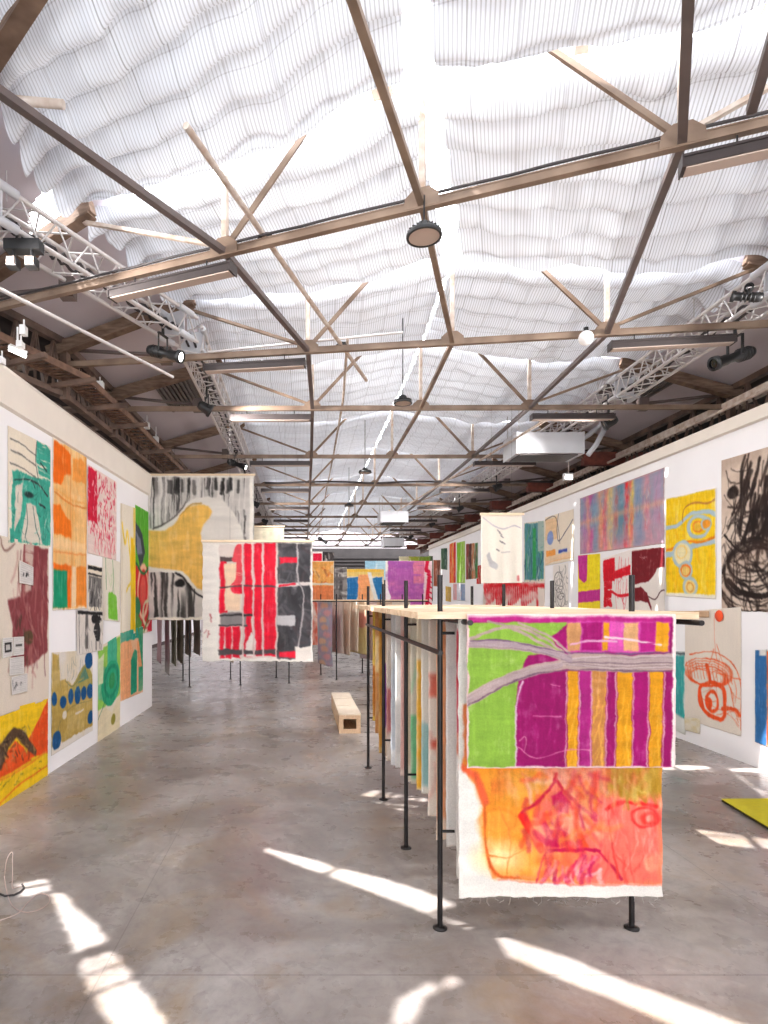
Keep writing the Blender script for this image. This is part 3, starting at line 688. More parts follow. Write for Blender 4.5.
def p_redsp(P):
    P.rect(0,0,1,1,(238,214,206), j=0); P.rect(.0,.02,.3,.62,(214,26,62), j=.04, dry=.25)
    P.strokes(230, (.0,.02,.98,.75), [(220,20,58),(226,50,80),(205,14,50),(240,200,200)], w=.011, ln=.05, ang_=80, spread=50)
    P.strokes(40, (.2,.65,.95,.9), [(228,90,108),(222,30,60)], w=.006, ln=.12, ang_=90, spread=12)
wallcloth(-1, 'pinned_canvas', 'canvas densely speckled with crimson red strokes', 87.8, 464, 553, 116.5, 482, 560.5, p_redsp, seed=13, res=130)
MR = (140,66,70)
def p_maroon(P):
    P.poly([(.64,.0),(.98,.02),(.98,.68),(.72,.76),(.48,.76),(.5,.5),(.44,.36),(.6,.34)], MR, j=.015, dry=.12, sx=30, sy=3)
    P.strokes(50, (.5,.02,.95,.7), [(110,44,52),(166,96,96),(190,130,120)], w=.008, ln=.2, ang_=90, spread=10, al=.6)
    P.poly([(.66,.0),(.78,.0),(.74,.3),(.66,.3)], (206,178,166), dry=.45, j=.01); P.ell(.7,.58,.06,.05,(96,74,52), dry=.5)
    P.line([(.35,.01),(.4,.08),(.52,.03)], .005, (130,90,80)); P.strokes(16, (.5,.44,.7,.74), (70,60,46), w=.006, ln=.05)
wallcloth(-1, 'pinned_canvas', 'large cream canvas with a ragged maroon column and pinned paper clippings', -34, 527, 728, 49, 547, 699, p_maroon, bg=(232,218,202), seed=14, res=150)
def p_paper(P):
    P.rect(0,0,1,1,(222,216,212), j=0)
    for i in range(9): P.line([(.1, .08+i*.1), (.9, .08+i*.1)], .008, (150,146,144), al=.6, j=.006, dry=.3)
for i, (xl, tl, bl, xr, tr, br, lb, kd) in enumerate(((19.5, 560, 583, 33.5, 567, 585.5, 'grey paper with bold black print pinned over the maroon column', 0),
        (2.5, 638, 658.5, 13, 637, 656, 'small clipping with a framed dark picture, upper left of the clippings', 1), (13.5, 637, 656, 24, 636.5, 654.5, 'plain printed clipping beside the framed picture clipping', 2),
        (9.5, 658, 676, 24, 656, 674, 'middle clipping of close printed text below the framed picture clipping', 3), (11.5, 677, 695.5, 27.5, 673, 691.5, 'lowest clipping, with a bold headline, on the cream canvas', 4))):
    def pp(P, kd=kd):
        p_paper(P)
        if kd == 0: P.strokes(7, (.25,.42,.6,.62), (24,22,24), w=.05, ln=.12, ang_=90, spread=30)
        if kd == 1: P.rect(.2,.25,.85,.75,(48,46,46)); P.rect(.32,.36,.72,.64,(190,184,180))
        if kd == 2: P.rect(.2,.4,.8,.52,(80,78,78), dry=.2)
        if kd == 4: P.line([(.08,.2),(.1,.75)], .02, (50,48,48)); P.strokes(8, (.15,.35,.75,.6), (36,34,36), w=.035, ln=.12, ang_=70, spread=60)
    wallcloth(-1, 'paper_clipping', lb, xl, tl, bl, xr, tr, br, pp, seed=20+i, res=40, off=.03, ragged=0)
YL = (246,202,32)
def p_mount(P):
    P.rect(0,0,1,1,YL, j=0, var=.14)
    P.poly([(1,.02),(1,.68),(.7,.62),(.72,.42),(.88,.2)], (238,84,30), j=.012); P.poly([(.34,.62),(.4,.5),(.56,.36),(.66,.46),(.76,.66),(.34,.68)], (240,88,32), j=.01)
    P.poly([(.3,.62),(.38,.34),(.54,.2),(.66,.28),(.84,.58),(.82,.64),(.7,.5),(.58,.34),(.48,.4),(.4,.6)], (90,66,48), j=.015)
    P.strokes(60, (.36,.24,.8,.56), [(30,26,26),(150,120,80),(200,160,90)], w=.006, ln=.07, ang_=50, spread=50)
    P.line([(.3,.68),(.55,.7),(1,.66)], .008, (240,130,40)); P.line([(.3,.97),(.6,.86),(1,.84)], .008, (236,96,30), dry=.2)
    P.strokes(12, (.35,.72,.95,.85), (90,80,30), w=.005, ln=.06, ang_=0, spread=20)
wallcloth(-1, 'pinned_canvas', 'yellow canvas with an orange mountain and a dark scribbled arch, lowest on the left wall', -40, 722, 838, 48, 698.5, 778, p_mount, bg=YL, seed=15, res=150)
BK = (34,32,34)
def p_bw(P):
    P.rect(.0,.02,.98,.1,BK, dry=.35, j=.01); P.rect(0,.18,.98,.22,(60,58,58), dry=.3)
    P.rect(.05,.24,.95,.9,(120,116,114), dry=.3, sx=8, sy=2, j=.02)
    P.strokes(40, (.05,.2,.95,.85), [BK,(80,78,78),(220,214,206)], w=.02, ln=.25, ang_=90, spread=8, al=.7)
wallcloth(-1, 'pinned_canvas', 'upper grey and black brushed canvas between the orange canvas and the green one', 88, 564, 611, 102.3, 567.5, 612.5, p_bw, seed=16, res=80)
def p_bw2(P):
    P.rect(.02,.02,.98,.1,BK, dry=.3, j=.01); P.line([(.07,.1),(.08,.95)], .012, BK); P.rect(.3,.1,.4,.9,(110,106,104), dry=.4, sx=8, sy=2)
    P.ell(.72,.2,.2,.12,BK, j=.05, dry=.3); P.ell(.76,.5,.14,.25,(50,48,50), j=.05, dry=.35); P.line([(.7,.5),(.72,.95)], .02, BK, dry=.2); P.line([(.86,.6),(.88,.95)], .012, BK, dry=.2)
    P.strokes(30, (.1,.1,.95,.9), [BK,(130,126,122)], w=.006, ln=.3, ang_=90, spread=10, al=.6)
wallcloth(-1, 'pinned_canvas', 'lower canvas of inky black figures on pale cloth', 77, 609.5, 655.5, 103, 611.5, 650, p_bw2, bg=(226,218,210), seed=17, res=90, off=.02)
BL = (24,84,138)
def p_dots(P):
    P.rect(.0,.36,1,.93,(190,160,82), j=.03, var=.2); P.poly([(.02,.0),(.16,.02),(.18,.3),(.3,.28),(.5,.4),(.5,.5),(0,.5)], (194,164,86), j=.02)
    P.poly([(.45,.4),(.7,.2),(.85,.14),(1,.3),(1,.5),(.5,.5)], (170,158,84), j=.02); P.poly([(.6,.36),(.8,.2),(.9,.34)], (92,134,110), dry=.4)
    P.wash((222,200,150), .4, 4, 4)
    P.line([(.3,.3),(.5,.38),(.78,.2)], .004, (90,110,90)); P.line([(.1,.9),(.2,.7),(.5,.6),(1,.62)], .003, (90,110,90), al=.6); P.strokes(20, (.15,.05,.75,.28), (120,130,130), w=.003, ln=.12)
    P.ell(.9,.12,.11,.1,BL)
    for x, y, ry, rx in ((.06,.46,.07,.06),(.25,.52,.065,.075),(.43,.49,.085,.065),(.6,.5,.1,.08),(.76,.5,.08,.07),(.94,.5,.09,.1)): P.ell(x,y,rx,ry,BL, j=.008, var=.2)
    P.ell(.11,.88,.1,.095,BL); P.ell(.94,.82,.08,.075,BL); P.ell(.28,.66,.05,.045,(232,222,206)); P.line([(.55,.7),(.75,.69)], .012, (230,218,200))
wallcloth(-1, 'pinned_canvas', 'gold ochre canvas with a row of dark blue ovals, near the floor', 51.5, 652.5, 756, 92.5, 650, 730.5, p_dots, bg=(232,224,214), seed=18, res=150)
def p_greens(P):
    P.line([(.15,.0),(.2,.5)], .008, (70,130,70)); P.line([(.55,.0),(.6,.35),(.5,.7)], .008, (70,140,60))
    P.poly([(.3,.55),(.5,.52),(.8,.6),(.85,.97),(.3,.97)], (122,196,60), j=.02, dry=.15); P.strokes(20, (.2,.1,.9,.8), (150,200,110), w=.006, ln=.2, ang_=90, spread=10, al=.5)
wallcloth(-1, 'pinned_canvas', 'narrow cream canvas with soft lime green drips', 102.8, 557, 620, 120, 562, 622, p_greens, bg=(236,228,212), seed=19, res=90)
def p_cy(P):
    P.rect(.66,.25,1,.98,(246,204,36), j=.02, var=.1); P.rect(.85,.0,1,.3,(244,214,110), dry=.3)
    P.line([(.1,.15),(.3,.3),(.45,.2),(.7,.55),(.5,.62),(.4,.66)], .012, (246,210,60)); P.line([(.06,.0),(.1,.5),(.06,1)], .005, (200,180,150))
wallcloth(-1, 'pinned_canvas', 'tall cream canvas with a bright yellow right side', 120.5, 503, 637, 135.5, 508, 633, p_cy, bg=(240,230,212), seed=31, res=120)
def p_leaf(P):
    P.rect(0,0,1,.5,(92,176,54), j=.01); P.poly([(.0,.12),(.4,.2),(.55,.35),(.3,.5),(.0,.3)], (60,70,80), j=.01); P.poly([(.05,.2),(.3,.25),(.4,.36),(.1,.38)], (120,128,150), j=.01)
    P.rect(0,.46,1,.96,(210,50,52), j=.02); P.ell(.45,.66,.3,.2,(238,190,160), ring=.016); P.ell(.45,.66,.16,.12,(222,90,80)); P.ell(.1,.78,.2,.08,(60,130,90)); P.ell(.7,.84,.26,.1,(214,206,170), ring=.014)
    P.line([(.0,.44),(.5,.52),(.9,.42)], .012, (40,110,60)); P.poly([(.0,.8),(.4,.9),(.3,1),(0,1)], (96,150,70)); P.line([(.9,.5),(.86,.8),(.5,.98)], .012, (96,130,60)); P.poly([(.7,.96),(1,.88),(1,1),(.7,1)], (216,34,60))
wallcloth(-1, 'pinned_canvas', 'green and red leafy patterned canvas at the end of the left wall', 135.3, 504.5, 636, 152, 514, 631, p_leaf, seed=32, res=140)
def p_circle(P):
    P.rect(0,.03,1,.66,(150,206,90), j=.02); P.poly([(.0,.2),(.3,.25),(.3,.62),(.0,.55)], (110,190,140), dry=.2, j=.02); P.poly([(.4,.0),(.8,.0),(.85,.3),(.4,.32)], (70,176,140), j=.02)
    P.ell(.56,.46,.42,.235,(40,164,120), j=.012); P.ell(.58,.44,.28,.16,(30,140,104), ring=.02); P.ell(.6,.44,.14,.09,(50,150,90)); P.poly([(.0,.66),(.3,.68),(.6,.78),(1,.62),(1,1),(0,1)], (236,222,188), j=.01)
    P.line([(.0,.75),(.2,.65),(.3,.6)], .005, (60,120,90)); P.ell(.66,.86,.1,.06,(150,140,52)); P.poly([(.0,.12),(.25,.1),(.2,.4),(0,.4)], (214,222,180), dry=.3)
wallcloth(-1, 'pinned_canvas', 'green ringed oval canvas with a cream foot reaching the floor', 98, 648, 743.5, 120.3, 634, 727, p_circle, seed=33, res=140)
def p_peach(P):
    P.rect(0,0,1,.16,(40,160,140), j=.02); P.poly([(.0,.15),(.4,.14),(.6,.4),(.4,.6),(.4,.98),(0,.98)], (240,170,120), j=.02); P.poly([(.44,.45),(.6,.3),(.72,.34),(.7,.95),(.42,.97)], (30,150,116), j=.012)
    P.rect(.78,.03,1,.97,(60,160,120), j=.01, dry=.1); P.poly([(.7,.2),(.8,.2),(.95,.6),(.78,.6)], (238,160,110)); P.wash((248,200,160), .35)
wallcloth(-1, 'pinned_canvas', 'peach and teal canvas nearest the far end of the left wall, low down', 120.5, 633, 701.5, 143, 626, 692, p_peach, bg=(240,190,150), seed=34, res=120)
# ---------------------------------------------------------------- canvases on the right wall
def p_pastel(P):
    P.rect(0,0,1,1,(150,160,178), j=0)
    for c, x, w_, a_ in (((196,90,150),.16,.06,.9),((170,110,170),.08,.05,.6),((230,150,110),.3,.05,.7),((120,160,180),.22,.05,.6),((240,200,120),.42,.05,.6),((226,90,110),.36,.03,.6),((200,90,80),.5,.03,.5),((90,140,160),.55,.05,.6),((236,50,60),.62,.025,.95),((244,206,90),.68,.03,.7),((226,110,100),.66,.02,.7),((130,150,180),.76,.05,.6),((230,140,150),.84,.05,.6),((190,150,180),.93,.05,.6),((226,170,140),.12,.03,.5)):
        m_ = np.exp(-((P.U - x + (P.fbm(3,4)-.5)*.06)/w_)**2*1.4); P.put(np.clip(m_*1.3,0,1) * np.clip(P.fbm(12,4)*3-.6,0,1), c, al=min(1,a_*1.25), var=.15)
    P.put(np.clip((P.V-.5)*2.2,0,1)*np.clip(P.fbm(5,3)*2-.4,0,1), (236,150,160), al=.7); P.put(np.exp(-((P.V-.45)/.05)**2), (236,170,130), al=.5, dry=.3, sx=20, sy=3)
    P.strokes(150, (.03,.05,.97,.8), [(236,190,170),(220,80,90),(80,120,160),(240,210,130),(216,220,226),(170,80,130),(70,130,140)], w=.004, ln=.16, ang_=90, spread=6, al=.5, soft=.008)
    P.margin(.014, (196,160,160))
wallcloth(1, 'pinned_canvas', 'wide hazy rainbow striped canvas high on the right wall', 580, 498.5, 554.5, 664, 467.5, 543.5, p_pastel, seed=41, res=170)
def p_yell(P):
    P.rect(0,0,1,1,(250,206,28), j=0); P.strokes(60, (.02,.02,.98,.9), [(252,216,70),(248,182,24),(252,226,110)], w=.02, ln=.2, ang_=90, spread=8, al=.5)
    LB = (178,198,206)
    P.line([(0,.3),(.2,.3),(.36,.26),(.55,.2),(.85,.2),(1,.24)], .02, LB, j=.008, dry=.1); P.line([(.36,.26),(.4,.14),(.6,.1),(.85,.12),(1,.1)], .008, (196,130,60))
    P.ell(.68,.33,.19,.1,LB, ring=.016); P.ell(.67,.33,.1,.055,(246,190,50)); P.ell(.67,.33,.09,.05,(240,130,40), ring=.006); P.ell(.82,.31,.09,.05,(244,160,50)); P.ell(.82,.31,.09,.05,LB, ring=.008)
    P.line([(0,.58),(.2,.56),(.5,.52),(.75,.49),(1,.48)], .028, LB, dry=.12); P.line([(.0,.53),(.3,.5),(.5,.46),(.7,.48),(1,.44)], .012, (244,140,30), dry=.2)
    P.ell(.36,.58,.19,.12,(238,224,176)); P.ell(.36,.58,.19,.12,LB, ring=.014); P.ell(.34,.56,.1,.06,(246,210,120), ring=.006)
    P.ell(.43,.74,.12,.08,(240,200,110)); P.ell(.43,.74,.12,.08,LB, ring=.012); P.ell(.43,.74,.09,.055,(240,110,40), ring=.008)
    P.ell(.52,.9,.13,.085,(244,214,130)); P.ell(.52,.9,.13,.085,LB, ring=.014); P.ell(.52,.9,.07,.045,(236,160,70), ring=.006)
    P.rect(0,.965,1,1,(244,236,214), j=.006); P.margin(.01)
wallcloth(1, 'pinned_canvas', 'bright yellow canvas with pale blue looping rings', 665.7, 498.5, 596, 716, 487.5, 599, p_yell, bg=(250,206,28), seed=42, res=150)
def p_black(P):
    INK = (38,28,26)
    P.ell(.17,.23,.085,.045,INK); P.line([(.17,.26),(.2,.5),(.16,.9)], .003, INK)
    P.strokes(60, (.3,.0,.95,.4), INK, w=.011, ln=.22, ang_=110, spread=16, curl=.12, al=.95)
    P.strokes(20, (.55,.1,.9,.5), INK, w=.013, ln=.26, ang_=105, spread=22, curl=.15)
    P.strokes(40, (.05,.3,.9,.85), INK, w=.007, ln=.3, ang_=20, spread=60, curl=.5)
    for i in range(9): P.ell(.4+.03*(i%3),.66+.02*i,.32+.02*i,.12+.012*i, INK, ring=.002+.002*(i%3), dry=.1 if i % 2 else .35, j=.01)
    P.line([(.1,.80),(.3,.88),(.6,.9),(.9,.82)], .018, INK, dry=.12); P.line([(.05,.5),(.3,.62),(.7,.58)], .007, INK); P.strokes(50, (.02,.05,.95,.75), INK, w=.0035, ln=.2, ang_=80, spread=50, curl=.5); P.strokes(18, (.1,.7,.95,.9), INK, w=.005, ln=.25, ang_=90, spread=4)
    P.wash((120,86,70), .25, 3, 6)
wallcloth(1, 'pinned_canvas', 'huge beige canvas covered in tangled black ink strokes', 721.5, 460.5, 610.5, 800, 437.5, 613, p_black, bg=(224,204,186), seed=43, res=190)
def p_magy(P):
    P.rect(0,0,1,.68,(250,224,40), j=0); P.poly([(.0,.0),(.45,.0),(.42,.46),(.3,.5),(.05,.42)], (206,54,148), j=.01); P.poly([(0,.66),(1,.62),(1,.82),(0,.86)], (206,56,150), j=.008); P.rect(0,.85,1,1,(248,222,50))
wallcloth(1, 'pinned_canvas', 'yellow canvas with blocks of magenta under the rainbow striped one', 578, 555.5, 611, 600, 553.5, 611, p_magy, bg=(250,224,40), seed=44, res=90)
def p_redw(P):
    R = (220,26,44)
    P.rect(.03,.05,.46,.45,R, dry=.12, j=.02); P.poly([(.4,.28),(1,.25),(1,.4),(.4,.42)], R, dry=.2, j=.02); P.rect(.05,.45,.35,.9,R, dry=.5, j=.03); P.line([(.3,.62),(.6,.72),(.98,.72)], .024, R, dry=.15)
    P.strokes(20, (.45,.05,.95,.8), R, w=.006, ln=.3, ang_=90, spread=14, al=.7)
wallcloth(1, 'pinned_canvas', 'pale canvas with ragged scarlet blocks and drips', 602.5, 558.5, 612, 630.5, 549.5, 612, p_redw, bg=(240,230,224), seed=45, res=100)
def p_dred(P):
    D = (122,30,38)
    P.poly([(0,.03),(1,.0),(1,.3),(.8,.32),(.7,.42),(.55,.52),(.2,.55),(0,.58)], D, j=.008); P.poly([(.05,.62),(.3,.6),(.5,.7),(.62,.92),(.62,1),(.52,.85),(.3,.82),(.02,.84)], D, j=.008)
    P.line([(.55,.76),(.75,.8),(.9,.68),(1,.66)], .008, (60,22,26)); P.strokes(5, (.25,.12,.4,.14), (200,160,160), w=.006, ln=.08, ang_=20)
wallcloth(1, 'pinned_canvas', 'white canvas with flowing dark red shapes beside the yellow ringed one', 631.5, 549.5, 612, 664.5, 547, 612, p_dred, bg=(236,226,218), seed=46, res=110)
def p_tealb(P):
    P.rect(.04,.02,.96,.97,(86,144,150), j=.02); P.strokes(70, (.05,.0,.95,.85), [(40,90,120),(60,160,130),(90,180,90),(190,210,200),(30,60,90)], w=.014, ln=.25, ang_=95, spread=12, al=.6)
    P.rect(.45,.1,.6,.95,(60,160,90), dry=.3); P.rect(.7,.0,.96,.5,(170,190,180), dry=.4)
wallcloth(1, 'pinned_canvas', 'blue green brushed canvas on the right wall behind the hanging white one', 524, 523, 582, 544.5, 520.5, 581, p_tealb, seed=47, res=100)
def p_sketch(P):
    P.rect(.02,.05,.45,.5,(240,204,160), dry=.35, j=.02); P.ell(.2,.45,.12,.14,(140,160,210), dry=.4); P.line([(.5,.0),(.45,.3),(.5,.55),(.75,.4),(.98,.2)], .01, (60,56,80)); P.line([(.0,.06),(.3,.02),(.45,.15),(.55,.6)], .007, (70,60,60))
    P.rect(.05,.7,.4,.83,(244,164,80), j=.02, dry=.1); P.rect(.5,.74,.8,.8,(70,90,180), j=.01, dry=.1); P.rect(.0,.82,.95,.95,(244,210,170), dry=.3); P.line([(0,.97),(.5,.93),(1,.95)], .006, (236,180,120))
wallcloth(1, 'pinned_canvas', 'cream canvas sketched with orange patches and blue lines', 545, 517.5, 566, 573.5, 509, 560, p_sketch, bg=(240,226,206), seed=48, res=110, off=.02)
def p_face(P):
    for i in range(4): P.ell(.35+.08*i,.3+.15*i,.25,.14,(60,56,54), ring=.004)
    P.strokes(40, (.05,.02,.9,.9), (50,46,46), w=.005, ln=.2, ang_=90, spread=50, curl=.7)
wallcloth(1, 'pinned_canvas', 'white canvas with thin black looping line drawing', 553, 565.5, 612, 568, 562.5, 612, p_face, bg=(238,230,222), seed=49, res=80)
def p_splash(P):
    for i in range(30):
        x = .03 + .03*i; P.line([(x,.05+.1*((i*7)%5)/5),(x+.01,.5+.4*((i*13)%7)/7)], .07, (222,28,40), dry=.25, sx=12, sy=3, j=.03)
    P.line([(.02,.12),(.5,.06),(1,.16)], .07, (220,28,38), dry=.25, j=.03); P.wash((240,226,214), .7, 8, 4)
wallcloth(1, 'pinned_canvas', 'wide canvas with splashed red strokes seen just over the front rack', 483, 583, 612, 544.5, 581, 612, p_splash, bg=(240,224,212), seed=50, res=130)
def p_ol(P):
    O = (236,84,36)
    for i in range(5): P.ell(.42,.54+.01*i,.44-.03*i,.12-.012*i,O, ring=.0018)
    for i in range(14): P.line([(.03+.06*i,.47),(.08+.06*i,.6)], .0016, O)
    P.line([(.56,.03),(.56,.25),(.6,.42)], .0022, O); P.line([(.1,.4),(.5,.36),(.85,.44),(1,.6),(1,.95)], .004, O, dry=.1); P.line([(.6,.3),(.8,.6),(.96,.9)], .002, O)
    P.line([(.42,.48),(.48,.62),(.3,.68),(.34,.86),(.7,.9),(.72,.66),(.5,.62)], .02, O, dry=.1); P.ell(.52,.78,.1,.08,O, ring=.014); P.ell(.46,.8,.07,.05,O); P.line([(.7,.82),(.9,.8),(.98,.84)], .016, O, dry=.2)
    P.line([(.3,.7),(.36,.86)], .012, O); P.line([(.0,.5),(1,.56)], .002, O); P.strokes(20, (.3,.5,1,.9), O, w=.0022, ln=.2, ang_=0, spread=90)
wallcloth(1, 'pinned_canvas', 'large cream canvas with an orange red line drawing of a rounded creature', 685, 611.5, 719, 741, 607, 736.5, p_ol, bg=(232,220,206), seed=51, res=170)
def p_t2(P):
    P.rect(.05,.05,.95,.8,(62,166,162), j=.03, dry=.1); P.line([(.0,.03),(1,.03)], .01, (50,60,70))
wallcloth(1, 'pinned_canvas', 'pale canvas with a teal patch half hidden by the front rack', 668, 650.5, 727, 685, 651.5, 735, p_t2, bg=(222,222,216), seed=52, res=70)
wallcloth(1, 'pinned_canvas', 'small unpainted beige cloth scrap low on the right wall', 684.5, 716.5, 730, 700, 719, 734, lambda P: P.wash((214,190,120), .4), bg=(228,218,198), seed=53, res=40, off=.02)
def p_bo(P):
    P.rect(0,0,.36,1,(54,112,170), j=.01, dry=.08); P.rect(.36,.02,.96,.99,(244,96,24), j=.006); P.rect(.15,.0,.33,.06,(230,226,220), j=.01)
wallcloth(1, 'pinned_canvas', 'blue and orange canvas at the right edge, standing low', 755, 650, 742, 790, 648, 755, p_bo, seed=54, res=110)
wallcloth(1, 'brown_paper_strip', 'strip of brown kraft paper on the right wall above the front rack', 655, 611, 617, 709, 611, 617.5, lambda P: None, bg=(206,170,136), seed=55, res=60, off=.035, ragged=0)
# the red dot over the line drawing
q = wallpt(1, 719, 616, .03)
tag(MB().lathe(q, [(.0001,-.004),(.088,-.004),(.09,0),(.088,.004),(.0001,.004)], 28, axis=(1,0,0)).build('paper_disc', mat('orange_red_paper', (238,84,40), .8)), 'round orange red paper disc on the right wall above the line drawing', 'disc')
def simple(cols, k=40, ang_=90):
    def f(P):
        n_ = len(cols)
        for i, c in enumerate(cols): P.rect(i/n_, 0, (i+1)/n_, 1, c, j=.03, var=.2)
        P.strokes(k, (0,0,1,.8), cols + [(236,228,220)], w=.03, ln=.25, ang_=ang_, spread=20, al=.6)
    return f
far = [('small dark green canvas far along the right wall', 441, 548.5, 569, 447.2, 548, 570, simple([(70,100,70),(50,80,66)])),
 ('narrow red and orange canvas far along the right wall', 449.5, 544, 583, 455.8, 541.5, 583, simple([(236,90,50),(240,150,60),(222,40,50)])),
 ('narrow lime green canvas far along the right wall', 456.8, 542.5, 583, 465, 541, 583, simple([(140,196,60),(170,210,90)])),
 ('dark red, brown and green canvas beside the hanging white one', 466, 544, 579.5, 477.8, 542.5, 578.5, simple([(150,70,60),(90,60,56),(190,120,80),(70,130,80)])),
 ('rust brown canvas at the far end of the right wall', 433.5, 560, 586, 440.2, 560, 587, simple([(180,90,60),(140,80,60)])),
 ('pink, white and blue canvas low on the far right wall', 453, 583.5, 600, 465, 584, 601, simple([(230,170,170),(220,220,226),(150,170,200)])),
 ('gold canvas scrap low on the far right wall', 445.5, 586, 601, 451, 587, 602, simple([(222,180,80),(200,160,80)])),
 ('green canvas at the far end of the right wall behind the purple one', 428.3, 556, 600, 432.8, 556, 601, simple([(110,150,50),(60,80,50)])),
 ('small red canvas low beside the dark red brown and green one', 476.5, 566, 584, 481, 565, 584, simple([(210,50,50),(170,60,50)]))]
for i, (lb, xl, tl, bl, xr, tr, br, p) in enumerate(far): wallcloth(1, 'pinned_canvas', lb, xl, tl, bl, xr, tr, br, p, seed=60+i, res=50)

# ---------------------------------------------------------------- canvases hung from the roof
def hung(label, x0, x1, y0, y1, Y, paint, bg=WH, seed=1, res=120, batten=True, wires=True, wave=.012, **k):
    q = flat_quad(x0, x1, y0, y1, Y); w_, h_ = qdim(q); P = Pt(w_, h_, bg, seed, res); paint(P)
    return cloth('hung_canvas', label, 'painting', q, P, 'canvases hung from the roof', wave=wave, batten=batten, wires=(H - q[0].z) if wires else None, seed=seed, **k)
def p_guitar(P):
    P.rect(.0,.0,1,1,(206,200,194), j=0)
    st_ = np.clip((vnoise(701, 90, 2, P.U, P.V)*.6 + vnoise(702, 34, 3, P.U, P.V)*.5 + vnoise(703, 150, 8, P.U, P.V)*.3 - .72) * 5, 0, 1)
    P.put(st_ * (P.V > .01), (50,47,47), al=.75); P.put(np.clip((vnoise(704, 70, 3, P.U, P.V) - .55)*5, 0, 1), (236,230,224), al=.75)
    P.strokes(20, (.02,.0,.92,.05), (30,28,28), w=.010, ln=.08, ang_=90, spread=4, curl=.05); P.strokes(14, (.84,.05,.93,.6), (50,46,46), w=.005, ln=.16, ang_=90, spread=4, curl=.05)
    P.poly([(.0,.37),(.1,.36),(.22,.3),(.32,.2),(.45,.15),(.58,.145),(.7,.17),(.82,.27),(.9,.4),(.95,.56),(.95,1),(0,1)], (232,226,218), j=.006)
    P.poly([(0,.38),(.16,.38),(.24,.34),(.3,.26),(.36,.22),(.48,.195),(.56,.21),(.6,.25),(.58,.3),(.52,.34),(.5,.4),(.52,.5),(.53,.8),(.46,.78),(.38,.7),(.32,.66),(.2,.645),(0,.63)], (240,192,98), j=.006, var=.2)
    P.line([(.05,.37),(.22,.3),(.36,.18)], .004, (70,62,60)); P.line([(.30,.27),(.4,.2),(.5,.19)], .003, (190,140,60))
    lo = (P.V > .67 + .22*np.clip((P.U-.28)/.3, 0, 1)) & (P.V < .985)
    P.put(lo*1.0, (214,208,202)); P.put(lo * np.clip((vnoise(711, 60, 2, P.U, P.V)*.6 + vnoise(712, 24, 3, P.U, P.V)*.5 + P.V*.55 - .95) * 5, 0, 1), (40,38,38), al=.85)
    P.ell(.3,.74,.05,.03,(40,38,38), j=.01, dry=.2); P.line([(.26,.67),(.34,.71),(.44,.81),(.55,.85)], .006, (40,38,40)); P.rect(.0,.985,1,1,(238,230,216)); P.rect(.96,0,1,1,(240,234,224), j=.003); P.rect(0,.0,1,.012,(240,234,224), j=.002)
hung('tall black and white streaked canvas with a golden curving shape, hung past the left wall', 148, 254, 475.5, 620, 13.0, p_guitar, seed=71, res=200)
def p_redblk(P):
    R = (226,30,56); G = (72,70,74); S_ = .14
    P.rect(.15,.02,.98,.975,(222,208,200), j=.004)
    P.rect(.68,.0,.99,.985,G, j=.006, var=.7, sx=6, sy=6); P.strokes(60, (.69,.02,.98,.95), [(120,116,120),(50,48,52),(150,146,148),(90,70,74)], w=.012, ln=.1, ang_=60, spread=80, al=.35); P.wash((120,116,118), .0)
    P.rect(.16,.14,.22,.6,R, dry=.3); P.rect(.2,.18,.34,.58,(236,206,176), j=.01, dry=.1)
    for x0, x1 in ((.38,.45),(.47,.54),(.555,.665)): P.rect(x0,.0,x1,.96,R, j=.008, var=.12)
    P.rect(.16,.12,.3,.16,(90,76,76), dry=.3); P.line([(.3,.14),(.34,.05),(.33,.3),(.28,.38)], .03, (232,80,90), dry=.45); P.ell(.33,.4,.07,.04,R, dry=.15); P.line([(.16,.385),(.4,.37),(.68,.375)], .006, (80,72,74))
    P.rect(.38,.4,.5,.62,R, dry=.05); P.rect(.16,.6,.4,.7,(140,134,134), dry=.25, sx=16, sy=4); P.line([(.16,.62),(.45,.61)], .008, (60,56,58), dry=.2); P.line([(.15,.7),(.4,.7)], .006, (80,74,76))
    for x0, x1 in ((.16,.2),(.21,.26),(.27,.34)): P.rect(x0,.71,x1,.975,R, dry=.12, j=.01)
    P.poly([(.4,.84),(.44,.76),(.49,.84),(.48,.96),(.39,.96)], (236,222,216), dry=.1); P.rect(.15,.905,.7,.945,(84,76,78), dry=.25, sx=18, sy=3)
    for x in (.365,.46,.545,.67): P.line([(x,.0),(x+.005,.95)], .006, (216,190,184), dry=.2)
    P.rect(.7,.13,.86,.18,R, j=.01, dry=.15); P.line([(.68,.365),(.98,.35)], .014, (218,206,202), dry=.1); P.line([(.7,.37),(.84,.35)], .01, R, dry=.3)
    P.line([(.86,.0),(.87,.3),(.92,.5),(.86,.95)], .006, (180,172,172)); P.rect(.68,.62,.84,.7,(200,196,198), dry=.2); P.rect(.7,.92,.98,.97,R, dry=.1); P.wash((150,146,148), .0)
    P.rect(.84,.88,1,1,(226,216,208), dry=.3)
    P.rect(0,0,.13,1,(236,230,222), j=.004); P.rect(0,.985,1,1,(236,230,222)); P.rect(0,0,1,.012,(236,230,222)); P.rect(.985,0,1,1,(228,222,216)); P.strokes(5, (.03,.6,.08,.8), (180,90,90), w=.005, ln=.03)
hung('red, black and white checked canvas with a shiny crumpled corner, hung from a wooden batten', 202.5, 312.5, 542, 661, 10.38, p_redblk, seed=72, res=210, wave=.03, flare=-.25, ragged=.01)
